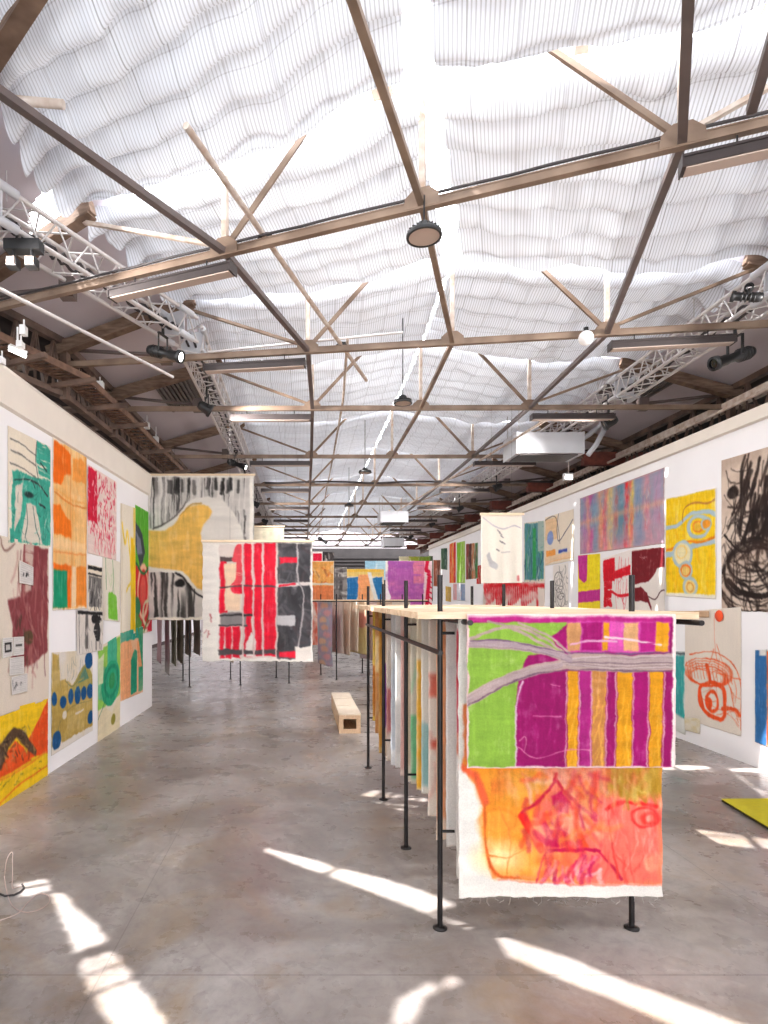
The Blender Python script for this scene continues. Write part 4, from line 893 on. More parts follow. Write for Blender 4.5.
def p_white(P):
    P.line([(.05,.04),(.3,.16),(.55,.2),(.8,.16),(.97,.19)], .006, (170,160,176)); P.poly([(.12,.6),(.2,.54),(.28,.66),(.4,.74),(.36,.8),(.2,.74)], (190,186,186), j=.015)
    for x, y in ((.4,.22),(.45,.26),(.48,.3),(.46,.38),(.38,.5),(.52,.4)): P.line([(x,y),(x+.06,y+.03)], .007, (110,104,110), dry=.2)
    P.line([(.9,.9),(.9,.96)], .02, (210,120,120), dry=.3); P.line([(.5,.55),(.7,.54)], .004, (180,170,170))
hung('almost bare white canvas with faint grey marks, hung on a batten before the right wall', 481, 522, 515, 583, 10.36, p_white, bg=(240,231,217), seed=73, res=110)
def p_or(P):
    P.rect(.0,.0,1,1,(238,170,90), j=0); P.strokes(60, (0,0,1,.9), [(240,130,40),(226,100,40),(236,220,190),(160,90,60),(246,190,110)], w=.02, ln=.15, ang_=70, spread=60, al=.7)
    P.rect(0,.55,1,.6,(226,214,196), dry=.2); P.rect(0,.62,1,1,(226,130,80), dry=.3); P.margin(.012)
hung('orange and cream brushed canvas in the middle distance beside the red and black one', 305, 334, 561, 601, 24.36, p_or, seed=74, res=80, batten=False)
hung('dull orange and pink canvas hanging below the brushed orange one', 305, 324, 602, 645, 24.46, simple([(226,120,80),(206,100,80),(230,214,206)]), seed=75, res=60, batten=False)
def p_rsq(P): P.rect(.3,.1,.95,.92,(220,24,60), j=.01)
hung('small white canvas with a crimson red square, high in the distance', 309, 322.5, 551.5, 571, 27.76, p_rsq, bg=(240,230,226), seed=76, res=60, batten=False)
hung('dark canvas high in the distance beside the crimson square', 323, 334, 552, 572, 27.76, simple([(50,44,46),(70,64,64)]), bg=(50,44,46), seed=86, res=40, batten=False)
hung('grey and charcoal canvas in the middle distance', 334.8, 347, 567, 604, 24.36, simple([(110,104,104),(84,78,78),(150,144,140)], 30, 0), seed=77, res=60, batten=False)
def p_bo2(P):
    P.rect(0,0,1,1,(236,214,184), j=0); P.rect(0,.02,1,.2,(240,206,120), dry=.2); P.poly([(0,.25),(.3,.22),(.3,.75),(.2,.9),(0,.85)], (44,116,176), j=.02); P.poly([(.66,.25),(.95,.22),(.95,.95),(.75,.95)], (50,124,180), j=.02, dry=.1)
    P.rect(.3,.15,.62,1,(244,166,110), j=.02, dry=.1); P.line([(.58,.0),(.7,.5),(.85,1)], .05, (236,232,224), dry=.1); P.rect(.0,.0,.9,.08,(244,196,80), dry=.3)
hung('cream canvas with two blue blocks and an orange column in the middle distance', 347, 384, 569, 606, 24.36, p_bo2, seed=78, res=90, batten=False)
hung('pale blue canvas high in the distance behind the blue blocked one', 365, 387, 561, 580, 27.76, simple([(150,190,210),(170,204,218)], 10), bg=(160,200,216), seed=79, res=50, batten=False)
def p_pur(P):
    P.rect(.05,.0,.82,1,(176,92,166), j=.02); P.wash((214,120,170), .7, 5, 6); P.wash((150,80,160), .5, 3, 8); P.poly([(.02,.5),(.12,.8),(.05,1),(0,1)], (236,226,226)); P.rect(.6,.0,.84,.5,(214,120,150), dry=.4)
    P.rect(.84,0,1,1,(236,206,206), j=.004); P.line([(.9,.0),(.88,.2),(.94,.3),(.88,1)], .04, (206,24,60), dry=.25); 
    for i in range(6): P.line([(.9,.3+.12*i),(.99,.36+.12*i)], .015, (206,24,60))
hung('purple and pink canvas with crimson drips on its right edge, middle distance', 385.5, 432, 561, 606, 20.96, p_pur, seed=80, res=110, batten=False)
hung('yellow green canvas showing above the purple one', 399, 429, 556.5, 575, 27.76, simple([(214,206,170),(170,180,70),(130,160,60)], 20), seed=81, res=60, batten=False)
hung('small beige canvas peeping over the batten of the red and black one', 252, 284, 527, 570, 17.46, simple([(226,214,190),(214,206,180),(230,220,200)], 12), bg=(226,214,190), seed=82, res=50)
hung('violet streaked canvas low in the middle distance behind the purple one', 388, 420, 600, 640, 24.4, simple([(150,110,160),(200,140,170)], 20), seed=83, res=50, batten=False)
# ---------------------------------------------------------------- racks
def rack(label, o, dl, ds, nl, pl, wd, top=2.57, wood=None, root_y=None):
    """o: nearest left foot, dl: long direction, ds: short direction, nl posts per side pl apart, wd wide."""
    o, dl, ds = Vector(o), Vector(dl).normalized(), Vector(ds).normalized()
    t = thing('canvas_rack', label, 'rack', o, 'steel racks carrying canvases')
    for s in (0, 1):
        for i in range(nl):
            p = o + dl*pl*i + ds*wd*s
            m = MB().tube(p + Vector((0,0,.008)), p + Vector((0,0,top)), .019, 10)
            for z in (.72, 2.17): m.tube(p + Vector((0,0,z)), p + Vector((0,0,z)) + (ds if s == 0 else -ds)*.10, .011, 6)
            po = m.build('post', M['pole'], t); sub(MB().lathe(p, [(.0001,.0),(.05,.0),(.05,.008),(.022,.014)], 16), 'foot_plate', M['pole'], po, t)
    L = pl*(nl-1)
    return t, L
Z3 = Vector((0,0,1))
# front rack: posts either side, a pipe along each side and a top of pine slats
r1 = thing('canvas_rack', 'nearest black steel rack with a pine slatted top, right foreground', 'rack', (.981, 4.36, 0), 'steel racks carrying canvases')
for i, (xl, xr, y) in enumerate(((.981,2.374,4.36),(.97,2.372,5.76),(.935,2.368,7.15),(.893,2.36,8.48))):
    for s, x in ((0, xl), (1, xr)):
        m = MB().tube((x,y,.008), (x,y,2.567), .0195, 12)
        for z in (.705, 2.145): m.tube((x,y,z), (x+(.105 if s == 0 else -.1),y,z), .011, 8)
        po = m.build('post', M['pole'], r1); sub(MB().lathe((x,y,0), [(.0001,.0),(.052,.0),(.052,.008),(.024,.016)], 20), 'foot_plate', M['pole'], po, r1)
m = MB().tube((.972, 4.30, 2.005), (.885, 8.6, 2.02), .019, 12); m.build('side_rail', M['pole'], r1)
MB().tube((1.12, 4.06, 2.232), (.99, 8.7, 2.232), .019, 12).build('top_rail', M['pole'], r1)
MB().tube((2.66, 4.02, 2.232), (2.60, 8.7, 2.232), .019, 12).build('top_rail', M['pole'], r1)
m = MB(); n_ = 33
for i in range(n_):
    y = 4.12 + i * (4.5/n_); sh = -.012*i*.136*1.5
    m.box((.775+sh+.004*math.sin(i*5), y, 2.256), (2.70+.006*math.cos(i*3), y+.125, 2.302))
m.build('slatted_top', M['wood'], r1)

def sheer(label, Y, x0, x1, z1, paint, bg, seed, res=110, z0=2.25, **k):
    w_, h_ = x1-x0, z0-z1; P = Pt(w_, h_, bg, seed, res); paint(P)
    return cloth('rack_canvas', label, 'painting', [(x0,Y,z0),(x1,Y,z0),(x1,Y,z1),(x0,Y,z1)], P, 'canvases hanging from the front rack', seed=seed, **k)
MG = (146,14,92); LG_ = (134,172,62); YO = (212,144,22); GR = (176,150,142)
def p_front(P):
    P.rect(0,0,1,1,MG, j=0, var=.16, sx=5, sy=5)
    P.wash((140,10,88), .35, 6, 6); P.strokes(60, (.25,.4,1,.95), [(190,50,130),(140,8,84)], w=.006, ln=.2, ang_=85, spread=20, al=.35)
    P.rect(.0,.02,.98,.055,(178,34,120), j=.008); P.rect(.0,.0,1,.022,(216,150,180), j=.006, dry=.3)
    P.poly([(.0,.06),(.49,.05),(.46,.09),(.40,.15),(.46,.24),(.29,.27),(.25,.42),(.235,.58),(.235,1),(0,1)], LG_, j=.004, var=.12)
    P.rect(.48,.05,.97,.25,(196,70,156), j=.01, dry=.05, var=.2)
    for x0, x1, c in ((.48,.545,(196,140,90)),(.55,.645,(160,16,104)),(.65,.68,YO),(.69,.745,(206,80,160)),(.75,.82,(214,160,110)),(.83,.9,(176,30,120)),(.905,.965,YO)): P.rect(x0,.055,x1,.24,c, j=.008, dry=.08, var=.2)
    P.poly([(.4,.15),(.47,.11),(.48,.2),(.44,.23)], (150,14,96), j=.008)
    for x0, x1, c in ((.482,.535,YO),(.60,.667,(196,130,66)),(.72,.795,YO),(.877,.942,YO)): P.poly([(x0,.37),(x1,.37),(x1-.006,1),(x0-.004,1)], c, j=.007, var=.2); P.strokes(8, (x0,.4,x1,.9), (250,200,80), w=.004, ln=.25, ang_=90, spread=4, al=.4)
    P.rect(.545,.37,.597,1,(166,34,116), j=.006, dry=.1); P.rect(.80,.37,.872,1,(156,12,100), j=.01)
    for x in (.476,.54,.598,.672,.715,.80,.872,.948): P.line([(x,.38),(x-.003,.7),(x-.006,1)], .004, (206,150,160), dry=.25)
    for pts, w_ in (([(0,.195),(.2,.20),(.37,.24),(.48,.29)], .026), ([(0,.57),(.2,.42),(.43,.335),(.55,.32)], .036), ([(.5,.31),(.75,.32),(1,.31)], .056), ([(0,.165),(.1,.12),(.2,.085),(.31,.11),(.46,.24)], .011), ([(.1,.05),(.22,.09),(.36,.19),(.47,.27)], .010), ([(.25,.06),(.38,.13),(.49,.25)], .008)):
        P.line(pts, w_, GR, j=.006, var=.3, sx=3, sy=30)
    for i in range(34):
        r_ = random.Random(i); o_ = r_.uniform(-.045,.045); c_ = [(206,188,184),(140,118,122),(120,98,106),(190,168,160)][i % 4]
        P.line([(.45+.02*(i%3),.31+o_*.5),(.7,.315+o_),(1,.31+o_)], .0028, c_, al=.6, dry=.25, sx=20, sy=4)
    for i in range(16):
        o_ = (i-8)*.0035; P.line([(0,.57+o_),(.2,.42+o_),(.45,.33+o_*.7)], .002, [(206,188,184),(130,106,116)][i%2], al=.6, dry=.25)
        P.line([(0,.195+o_*.7),(.2,.2+o_*.7),(.37,.24+o_*.7),(.5,.29+o_)], .0018, [(206,188,184),(120,96,120)][i%2], al=.6, dry=.25)
    P.line([(0,.60),(.24,.43),(.5,.365),(1,.375)], .004, (110,80,100), dry=.3); P.line([(0,.175),(.2,.175),(.42,.235),(.6,.255),(1,.25)], .004, (110,80,110), dry=.3)
    P.line([(.66,.15),(.8,.17),(.93,.2)], .007, (226,200,206), dry=.4); P.line([(.5,.2),(.6,.17),(.72,.18)], .007, (216,160,190), dry=.4)
    P.line([(.27,.44),(.24,.58),(.232,.8),(.235,1)], .005, (206,170,190), dry=.1)
    P.line([(.24,.86),(.33,.94),(.47,.88),(.6,.885)], .002, (214,120,160)); P.line([(.32,.66),(.45,.665)], .0016, (206,100,150)); P.line([(.4,.46),(.44,.47)], .0016, (226,140,170)); P.line([(.25,.82),(.28,.8),(.27,.9)], .002, (220,150,170))
    P.margin(.010, (226,190,190)); P.rect(.985,0,1,1,(236,222,214), j=.003); P.rect(0,.0,1,.010,(236,220,210), j=.004)
sheer('magenta and lime canvas with a grey branching bough, front of the nearest rack', 4.085, 1.103, 2.525, 1.242, p_front, MG, 91, 360, z0=2.292, wave=.006, thick=.004)
def p_fire(P):
    P.rect(0,0,1,1,(238,232,224), j=0)
    P.poly([(.02,.3),(1,.3),(1,.955),(.6,.95),(.22,.935),(.17,.93),(.14,.87),(.115,.67),(.09,.594),(.02,.535)], (246,140,84), j=.005)
    P.poly([(.0,.5),(.4,.5),(.44,.7),(.4,.94),(.19,.93),(.14,.85),(.115,.66),(.09,.59)], (246,152,44), j=.012, soft=.03, var=.2)
    P.ell(.21,.86,.11,.05,(252,226,160), soft=.06); P.ell(.3,.6,.14,.05,(240,176,80), soft=.05, al=.6); P.ell(.22,.74,.1,.05,(248,160,60), soft=.04, al=.8); P.ell(.2,.73,.09,.04,(236,130,40), ring=.003, al=.6)
    P.line([(.1,.6),(.13,.7),(.15,.84),(.2,.925),(.3,.93)], .004, (226,96,36), dry=.1); P.line([(.02,.53),(.09,.57),(.13,.66)], .012, (240,100,60), soft=.01); P.line([(.15,.85),(.24,.86),(.34,.82)], .002, (236,130,50)); P.line([(.2,.68),(.26,.8),(.24,.92)], .002, (236,130,50))
    P.poly([(.7,.63),(1,.62),(1,.955),(.6,.95),(.62,.8)], (250,118,100), j=.02, soft=.03); P.poly([(.74,.5),(1,.5),(1,.63),(.86,.65),(.72,.62)], (196,152,50), j=.015, soft=.03)
    P.poly([(.38,.5),(.7,.5),(.72,.62),(.5,.6)], (232,160,140), j=.015, soft=.03); P.strokes(30, (.3,.5,.75,.6), [(240,120,90),(246,200,180),(214,90,90),(236,160,90)], w=.006, ln=.09, ang_=60, spread=30, al=.6, soft=.01)
    P.poly([(.4,.66),(.5,.6),(.62,.7),(.66,.83),(.42,.83),(.36,.74)], (238,110,90), j=.012, soft=.02)
    P.poly([(.40,.73),(.47,.70),(.56,.78),(.52,.83),(.42,.82)], (196,14,70), j=.012, soft=.01, dry=.05); P.poly([(.46,.64),(.52,.62),(.56,.66),(.55,.71),(.48,.69)], (206,30,80), j=.012, dry=.2)
    P.poly([(.59,.60),(.63,.58),(.69,.64),(.69,.7),(.62,.68)], (240,116,50), j=.008, dry=.05); P.line([(.59,.755),(.62,.82)], .012, (242,84,40)); P.strokes(26, (.42,.62,.68,.8), [(214,40,80),(246,190,170),(240,80,60),(236,130,60)], w=.006, ln=.06, ang_=60, spread=50, al=.7)
    P.line([(.31,.71),(.35,.76),(.405,.83)], .014, (240,34,24)); P.line([(.31,.7),(.40,.65),(.47,.60),(.485,.56)], .005, (206,30,60)); P.line([(.48,.58),(.57,.65),(.68,.72)], .006, (206,40,70), dry=.25)
    P.line([(.385,.945),(.44,.84),(.69,.835)], .004, (206,30,80)); P.line([(.44,.833),(.69,.833)], .005, (190,16,70)); P.line([(.69,.84),(.74,.88),(.80,.935)], .004, (206,30,70))
    P.strokes(40, (.43,.855,.7,.92), [(196,20,80),(240,130,150),(246,200,200),(226,60,90)], w=.006, ln=.05, ang_=110, spread=25, al=.8)
    P.strokes(40, (.72,.64,.98,.88), [(240,70,60),(252,170,150),(246,100,90)], w=.0035, ln=.11, ang_=90, spread=16, al=.55)
    P.ell(.92,.715,.06,.035,(240,40,40), ring=.006, j=.008); P.ell(.94,.72,.03,.02,(240,60,50), ring=.005); P.line([(.73,.68),(.83,.66),(.98,.675)], .007, (240,44,40), dry=.15); P.line([(.73,.68),(.75,.8),(.78,.93)], .003, (236,60,56)); P.strokes(24, (.76,.52,.98,.6), [(226,190,100),(176,130,30)], w=.006, ln=.09, ang_=80, spread=16, al=.6)
    P.put(np.clip(P.fbm(6,9)*5-2.6,0,1)*(P.U>.16)*(P.U<.75)*(P.V<.93), (226,84,40), al=.45); P.put(np.clip(P.fbm(9,7)*5-2.8,0,1)*(P.U>.5)*(P.V<.94), (226,60,60), al=.5); P.put(np.clip(P.fbm(8,8)*6-3.3,0,1)*(P.U>.2)*(P.V<.93), (250,186,140), al=.5)
    P.strokes(40, (.3,.55,.72,.82), [(196,20,80),(232,60,40),(240,130,60),(214,40,60)], w=.009, ln=.07, ang_=60, spread=70, al=.55, soft=.008)
    P.rect(0,.956,1,1,(236,230,222), j=.003); P.line([(.2,.94),(.6,.953),(1,.957)], .0015, (240,120,90)); P.rect(0,0,.02,1,(238,232,224), j=.003)
o = sheer('orange, red and cream flame-like canvas below the magenta one, front of the nearest rack', 4.22, 1.078, 2.512, .296, p_fire, (238,232,224), 92, 380, wave=.010, ragged=.006)
def p_redstrip(P): P.rect(.0,.04,.5,.44,(206,20,44), j=.006); P.rect(0,.44,.5,.52,(226,120,90), dry=.2)
sheer('white canvas with a red left stripe, right behind the flame-like canvas', 4.36, 1.10, 2.42, .36, p_redstrip, (238,230,222), 93, 110, z0=2.24)
def strip(col, v0=0, v1=1, w=.12, more=()):
    def f(P):
        P.rect(0,v0,w,v1,col, j=.015, dry=.05)
        for c, a_, b2, x0, x1 in more: P.rect(x0,a_,x1,b2,c, j=.02, dry=.15)
        P.strokes(10, (.0,.1,.9,.8), [col, (200,190,180)], w=.01, ln=.2, al=.5)
    return f
W2 = (236,230,224)
RK = [('plain white canvas with faint grey spots', W2, strip((214,208,204), .2, .3, .05)), ('cream canvas edged in peach orange', (238,214,192), strip((236,166,120), .02, .9, .2)),
 ('cream canvas with small red blots', (236,222,208), strip((214,110,90), .28, .4, .12, [((220,100,80),.62,.66,.02,.14)])), ('cream canvas fading to pale teal low down', (232,224,212), strip((150,190,186), .6, .95, .2)),
 ('canvas with an orange yellow stripe', (240,226,200), strip((240,176,50), .25, .98, .16)), ('canvas with a fresh green lower stripe', (236,226,206), strip((130,210,150), .6, .97, .2)),
 ('plain cream canvas', (238,226,208), strip((226,206,180), .1, .9, .1)), ('pale pink canvas', (236,208,198), strip((226,180,170), .1, .95, .3)),
 ('bright white frayed canvas', (240,236,232), strip((226,222,218), .1, .9, .1)), ('white canvas with a faint blue edge', (232,230,230), strip((200,204,212), .3, .9, .12)),
 ('cream canvas with a rose edge', (236,220,206), strip((206,120,120), .5, .8, .1)), ('tan canvas with a purple edge', (214,190,166), strip((140,90,150), .35, .8, .2)),
 ('golden brown canvas', (226,186,120), strip((200,140,60), .05, .95, .3)), ('orange brown canvas with a white patch', (214,150,90), strip((240,214,160), .2, .5, .2)),
 ('yellow ochre canvas', (230,196,90), strip((196,120,50), .5, .95, .4))]
dz = [.50,.43,.52,.63,.60,.58,.52,.5,.50,.45,.42,.40,.36,.55,.67]
for i, ((lb, bg_, pf), z_) in enumerate(zip(RK, dz)):
    Y = (4.6,4.88,5.15,5.42,5.62,5.9,6.15,6.4,6.7,6.98,7.3,7.6,7.9,8.2,8.44)[i]
    sheer('%s, %s behind the red-striped one, front rack' % (lb, ORD[i] if i < 12 else ('thirteenth','fourteenth','fifteenth')[i-12]), Y, 1.085 - .033*(Y-4.4), 2.30 - .02*(i % 3), z_, pf, bg_, 100+i, 80, z0=2.22, wave=.02, fold=2)
m = MB()
for i, x in enumerate(np.linspace(1.12, 2.48, 26)):
    L_ = .02 + .05*((i*37) % 7)/7; m.path([(x,4.222,.30),(x+.006*((i%3)-1),4.218,.30-L_*.6),(x+.012*((i%5)-2),4.22,.30-L_)], .0014, 4)
th = m.build('loose_threads', M['wire'], o, o.location); tag(th, kind='stuff')

# the two further racks
def far_rack(label, feet0, dl, ds, nl, pl, wd, items, gl, top=2.52, lead=.0, tail=.0):
    t, L = rack(label, feet0, dl, ds, nl, pl, wd, top); o_ = Vector(feet0); dl = Vector(dl).normalized(); ds = Vector(ds).normalized()
    for s in (0, 1):
        a_ = o_ + ds*wd*s - dl*lead + Z3*2.30; MB().tube(a_, o_ + ds*wd*s + dl*(L+tail) + Z3*2.30, .018, 8).build('top_rail', M['pole'], t)
    m = MB(); m.box((0,0,0),(0,0,0)); m = MB()
    for c in range(7): a_ = o_ + ds*wd*(c+.5)/7 + Z3*2.335; m.bar(a_ - dl*lead, a_ + dl*(L+tail), .07, .03)
    m.build('slatted_top', M['wood'], t)
    for i, (lb, along, z1, paint, bg_) in enumerate(items):
        p = o_ + dl*along; a_ = p + ds*.04; b2 = p + ds*(wd-.04); P = Pt(wd-.08, 2.28-z1, bg_, 130+i+int(feet0[0]*7), 60); paint(P)
        cloth('rack_canvas', lb, 'painting', [a_+Z3*2.28, b2+Z3*2.28, b2+Z3*z1, a_+Z3*z1], P, gl, wave=.02, fold=2)
    return t
def cst(c, c2=None): return lambda P: P.strokes(26, (0,0,1,.9), [c, c2 or c], w=.03, ln=.3, al=.6)
def p_pais(P):
    P.rect(0,0,1,1,(190,70,120), j=0); P.put(np.clip(P.fbm(4,9)*6-2.8,0,1), (60,130,170), al=.95); P.put(np.clip(P.fbm(5,8)*6-3,0,1), (130,60,140), al=.9)
    for i in range(9): P.ell([.5,.35,.62][i%3],.06+.115*i,.26,.055,[(236,100,50),(226,60,90),(240,130,60)][i%3], j=.03); P.ell([.5,.35,.62][i%3],.06+.115*i,.34,.07,(90,50,130), ring=.01, j=.02)
far_rack('black steel rack left of the bench in the distance, behind the red and black canvas', (-3.12,16.2,0), (1.33,.35,0), (-.42,1.2,0), 3, 1.38, 1.26,
  [('pink edged canvas at the left end of the rack behind the yellow shape', -.72, .62, cst((206,60,110),(226,120,150)), (214,130,160)), ('pale blue-white long canvas, second along the rack behind the yellow shape', -.52, .30, cst((190,196,206)), (222,222,224)),
   ('moss green canvas third along the left distant rack', -.34, .55, cst((120,120,60)), (140,130,90)), ('dark brown canvas fourth along the left distant rack', -.18, .62, cst((90,60,50)), (120,90,76)),
   ('chestnut canvas fifth along the left distant rack', .06, .8, cst((130,80,60)), (150,110,90)), ('grey brown canvas sixth along the left distant rack', .3, .82, cst((120,104,90)), (160,144,130)),
   ('ochre canvas seventh along the left distant rack', .6, .7, cst((190,150,80)), (214,190,150)), ('cream canvas at the middle of the left distant rack', 1.2, .6, cst((220,200,180)), (232,220,204)),
   ('red flecked canvas in the right half of the left distant rack', 1.8, .66, cst((200,60,60)), (226,200,190)), ('dark green-grey canvas at the right end of the left distant rack', 2.4, .62, cst((90,96,90)), (150,150,140))],
  'canvases hanging from the left distant rack', lead=.9, tail=.3)
far_rack('black steel rack beyond the bench, running off behind the front rack', (.92,17.56,0), (1.33,.4,0), (-.43,1.24,0), 3, 1.40, 1.3,
  [('purple and orange swirled canvas at the left end of the rack beyond the bench', -.12, .38, p_pais, (170,120,150)), ('beige pink canvas second along the rack beyond the bench', .22, .75, cst((226,190,170)), (232,200,180)),
   ('tan canvas third along the rack beyond the bench', .45, .70, cst((206,160,130)), (226,190,160)), ('cream canvas fourth along the rack beyond the bench', .72, .8, cst((236,214,186)), (236,216,190)),
   ('red and yellow blotted canvas fifth along the rack beyond the bench', .98, .70, lambda P: (P.ell(.4,.35,.4,.15,(226,60,40)), P.rect(0,.5,1,1,(226,196,50), j=.03)), (230,170,110)), ('violet edged canvas sixth along the rack beyond the bench', 1.3, .5, cst((130,80,140)), (200,170,190)),
   ('orange canvas seventh along the rack beyond the bench', 1.8, .6, cst((226,130,60)), (230,180,130)), ('white canvas at the right end of the rack beyond the bench', 2.4, .6, cst((220,216,210)), (234,230,224))],
  'canvases hanging from the rack beyond the bench', lead=.3, tail=.2)

# ---------------------------------------------------------------- bench
b0 = Vector((.795, 10.63, 0)); t = thing('plywood_bench', 'long low birch plywood bench with an open window end', 'bench', b0)
dirb = Vector((-.0127, 1, 0)).normalized(); sxv = Vector((1, .0127, 0))
def bb(x0, y0, z0, x1, y1, z1, nm, mt):
    vs = [b0 + sxv*x + dirb*y + Z3*z for x, y, z in ((x0,y0,z0),(x1,y0,z0),(x1,y1,z0),(x0,y1,z0),(x0,y0,z1),(x1,y0,z1),(x1,y1,z1),(x0,y1,z1))]
    return MB().add(vs, [(0,3,2,1),(4,5,6,7),(0,1,5,4),(1,2,6,5),(2,3,7,6),(3,0,4,7)]).build(nm, M[mt], t)
for i in range(3): bb(-.195, i*.80, .322, .195, i*.80+.782, .35, 'top_board', 'plyedge')
bb(-.192, .03, .02, -.17, 2.37, .322, 'side_panel', 'ply'); bb(.17, .03, .02, .192, 2.37, .322, 'side_panel', 'ply')
for y in (.0, 2.37):
    m = MB()
    for x0, z0, x1, z1 in ((-.192,0,-.115,.322),(.115,0,.192,.322),(-.115,0,.115,.075),(-.115,.255,.115,.322)):
        vs = [b0 + sxv*x + dirb*(y+yy) + Z3*z for x, yy, z in ((x0,0,z0),(x1,0,z0),(x1,.03,z0),(x0,.03,z0),(x0,0,z1),(x1,0,z1),(x1,.03,z1),(x0,.03,z1))]
        m.add(vs, [(0,3,2,1),(4,5,6,7),(0,1,5,4),(1,2,6,5),(2,3,7,6),(3,0,4,7)])
    m.build('end_frame', M['ply'], t)
bb(-.17, .03, .03, .17, 2.37, .05, 'bottom_board', 'ply'); bb(-.17, 1.18, .05, .17, 1.2, .32, 'divider', 'ply')

# yellow mat
p = [floor_at(721,801.5), floor_at(792,801.0), floor_at(860,880), floor_at(781,838)]
t = thing('floor_mat', 'thin yellow mat lying on the concrete at the right edge', 'mat', p[0])
m = MB(); e = MB(); vt = [q + Z3*.034 for q in p]; vb = [q + Z3*.004 for q in p]
m.add(vt + [q + Z3*.028 for q in p], [(3,2,1,0),(0,1,5,4),(1,2,6,5),(2,3,7,6),(3,0,4,7)]); m.build('felt_top', M['yellowmat'], t)
cen = sum(p, Vector())/4; e.add([cen + (q-cen)*.985 + Z3*.028 for q in p] + [cen + (q-cen)*.985 + Z3*.002 for q in p], [(3,2,1,0),(4,5,6,7),(0,1,5,4),(1,2,6,5),(2,3,7,6),(3,0,4,7)]); e.build('underlay', M['yellowedge'], t)

# wires on the floor at the left edge
fp = lambda x, y, z=.008: floor_at(x, y) + Z3*z
d0 = floor_at(12.5, 889)
tag(MB().path([fp(-30,880), fp(-5,893), fp(5,897), fp(14,896), fp(20,893), fp(24,889), fp(22,885)], .008).build('floor_cable', M['cable']), 'dark cable end curling on the floor at the left edge', 'cable')
top = d0 + Z3*.30
pts = [fp(24,886,.01), fp(13,889,.004), d0 + Z3*.1, d0 + Z3*.2, top, top + Vector((-.03,0,-.02)), d0 + Vector((-.055,0,.2)), d0 + Vector((-.065,0,.08)), fp(8,897,.006), fp(14,908,.006), fp(26,913,.006), fp(40,910,.006), fp(49,903,.006), fp(48,896,.006), fp(38,895,.006), fp(28,903,.006), fp(18,914,.006), fp(0,921,.006), fp(-20,926,.006)]
P2 = []
q = [pts[0]] + pts + [pts[-1]]
for i in range(1, len(q)-2):
    for s_ in range(5):
        t_ = s_/5; a_, b_, c_, d_ = q[i-1:i+3]; P2.append(.5*((2*b_)+(c_-a_)*t_+(2*a_-5*b_+4*c_-d_)*t_*t_+(3*b_-a_-3*c_+d_)*t_**3))
for v in P2: v.z = max(v.z, .005)
tag(MB().path(P2, .0035).build('looped_wire', M['pinkcable']), 'thin pale wire standing in a loop on the floor at the left edge', 'wire')

# ---------------------------------------------------------------- lighting trusses
def box_truss(label, p, q, w=.30, step=.36, blocks=()):
    p, q = Vector(p), Vector(q); t = thing('lighting_truss', label, 'lighting truss', p, 'aluminium lighting trusses'); d = (q-p).normalized(); L = (q-p).length
    a = d.cross(Z3).normalized(); b = a.cross(d)
    C = [a*sx_*w/2 + b*sy_*w/2 for sx_, sy_ in ((-1,-1),(1,-1),(1,1),(-1,1))]
    for c in C: MB().tube(p+c, q+c, .025, 8).build('chord', M['alu'], t)
    m = MB(); n = int(L/step)
    for i in range(n):
        s0, s1, s2 = i*L/n, (i+.5)*L/n, (i+1)*L/n
        for k in range(4):
            c0, c1 = C[k], C[(k+1) % 4]; m.tube(p+d*s0+c0, p+d*s1+c1, .010, 5, cap=False); m.tube(p+d*s1+c1, p+d*s2+c0, .010, 5, cap=False)
    m.build('lattice_bracing', M['alu'], t)
    for s in blocks:
        m = MB()
        for c in C: m.tube(p+d*(s-.14)+c*1.02, p+d*(s+.14)+c*1.02, .045, 10)
        m.bar(p+d*(s-.02)-a*w/2, p+d*(s-.02)+a*w/2, w, .02, up=d); m.build('coupler', M['duct'], t)
    m = MB(); rr = random.Random(5)
    for c in range(2): m.path([p + d*(i*L/60) + a*(c-.5)*.1 + b*(rr.uniform(-.04,.03)-.05) for i in range(61)], .018, 5)
    m.build('cable_bundle', M['cable'], t)
    for i in range(int(L/3.5)+1):
        s = min(L-.1, .6 + i*3.5); MB().tube(p+d*s+b*w/2, p+d*s+b*w/2+Z3*.62, .006, 5).build('hanging_chain', M['wire'], t)
    return t
ZT = EYE + 3.62
box_truss('left lighting truss, near section angled across the upper left', (-3.12, 5.19, ZT), (-1.60, 8.18, ZT), .32, .38, (.45, 3.1))
box_truss('left lighting truss, long section running away down the hall', (-1.60, 8.35, ZT), (-1.68, 33.5, ZT), .32, .38, (.2,))
box_truss('right lighting truss, near section at the right edge', (5.30, 4.2, ZT-.06), (5.42, 10.35, ZT-.06), .32, .36, (2.6, 6.0))
box_truss('right lighting truss, far section running away down the hall', (5.42, 10.5, ZT-.06), (5.42, 33.5, ZT-.06), .32, .38, ())

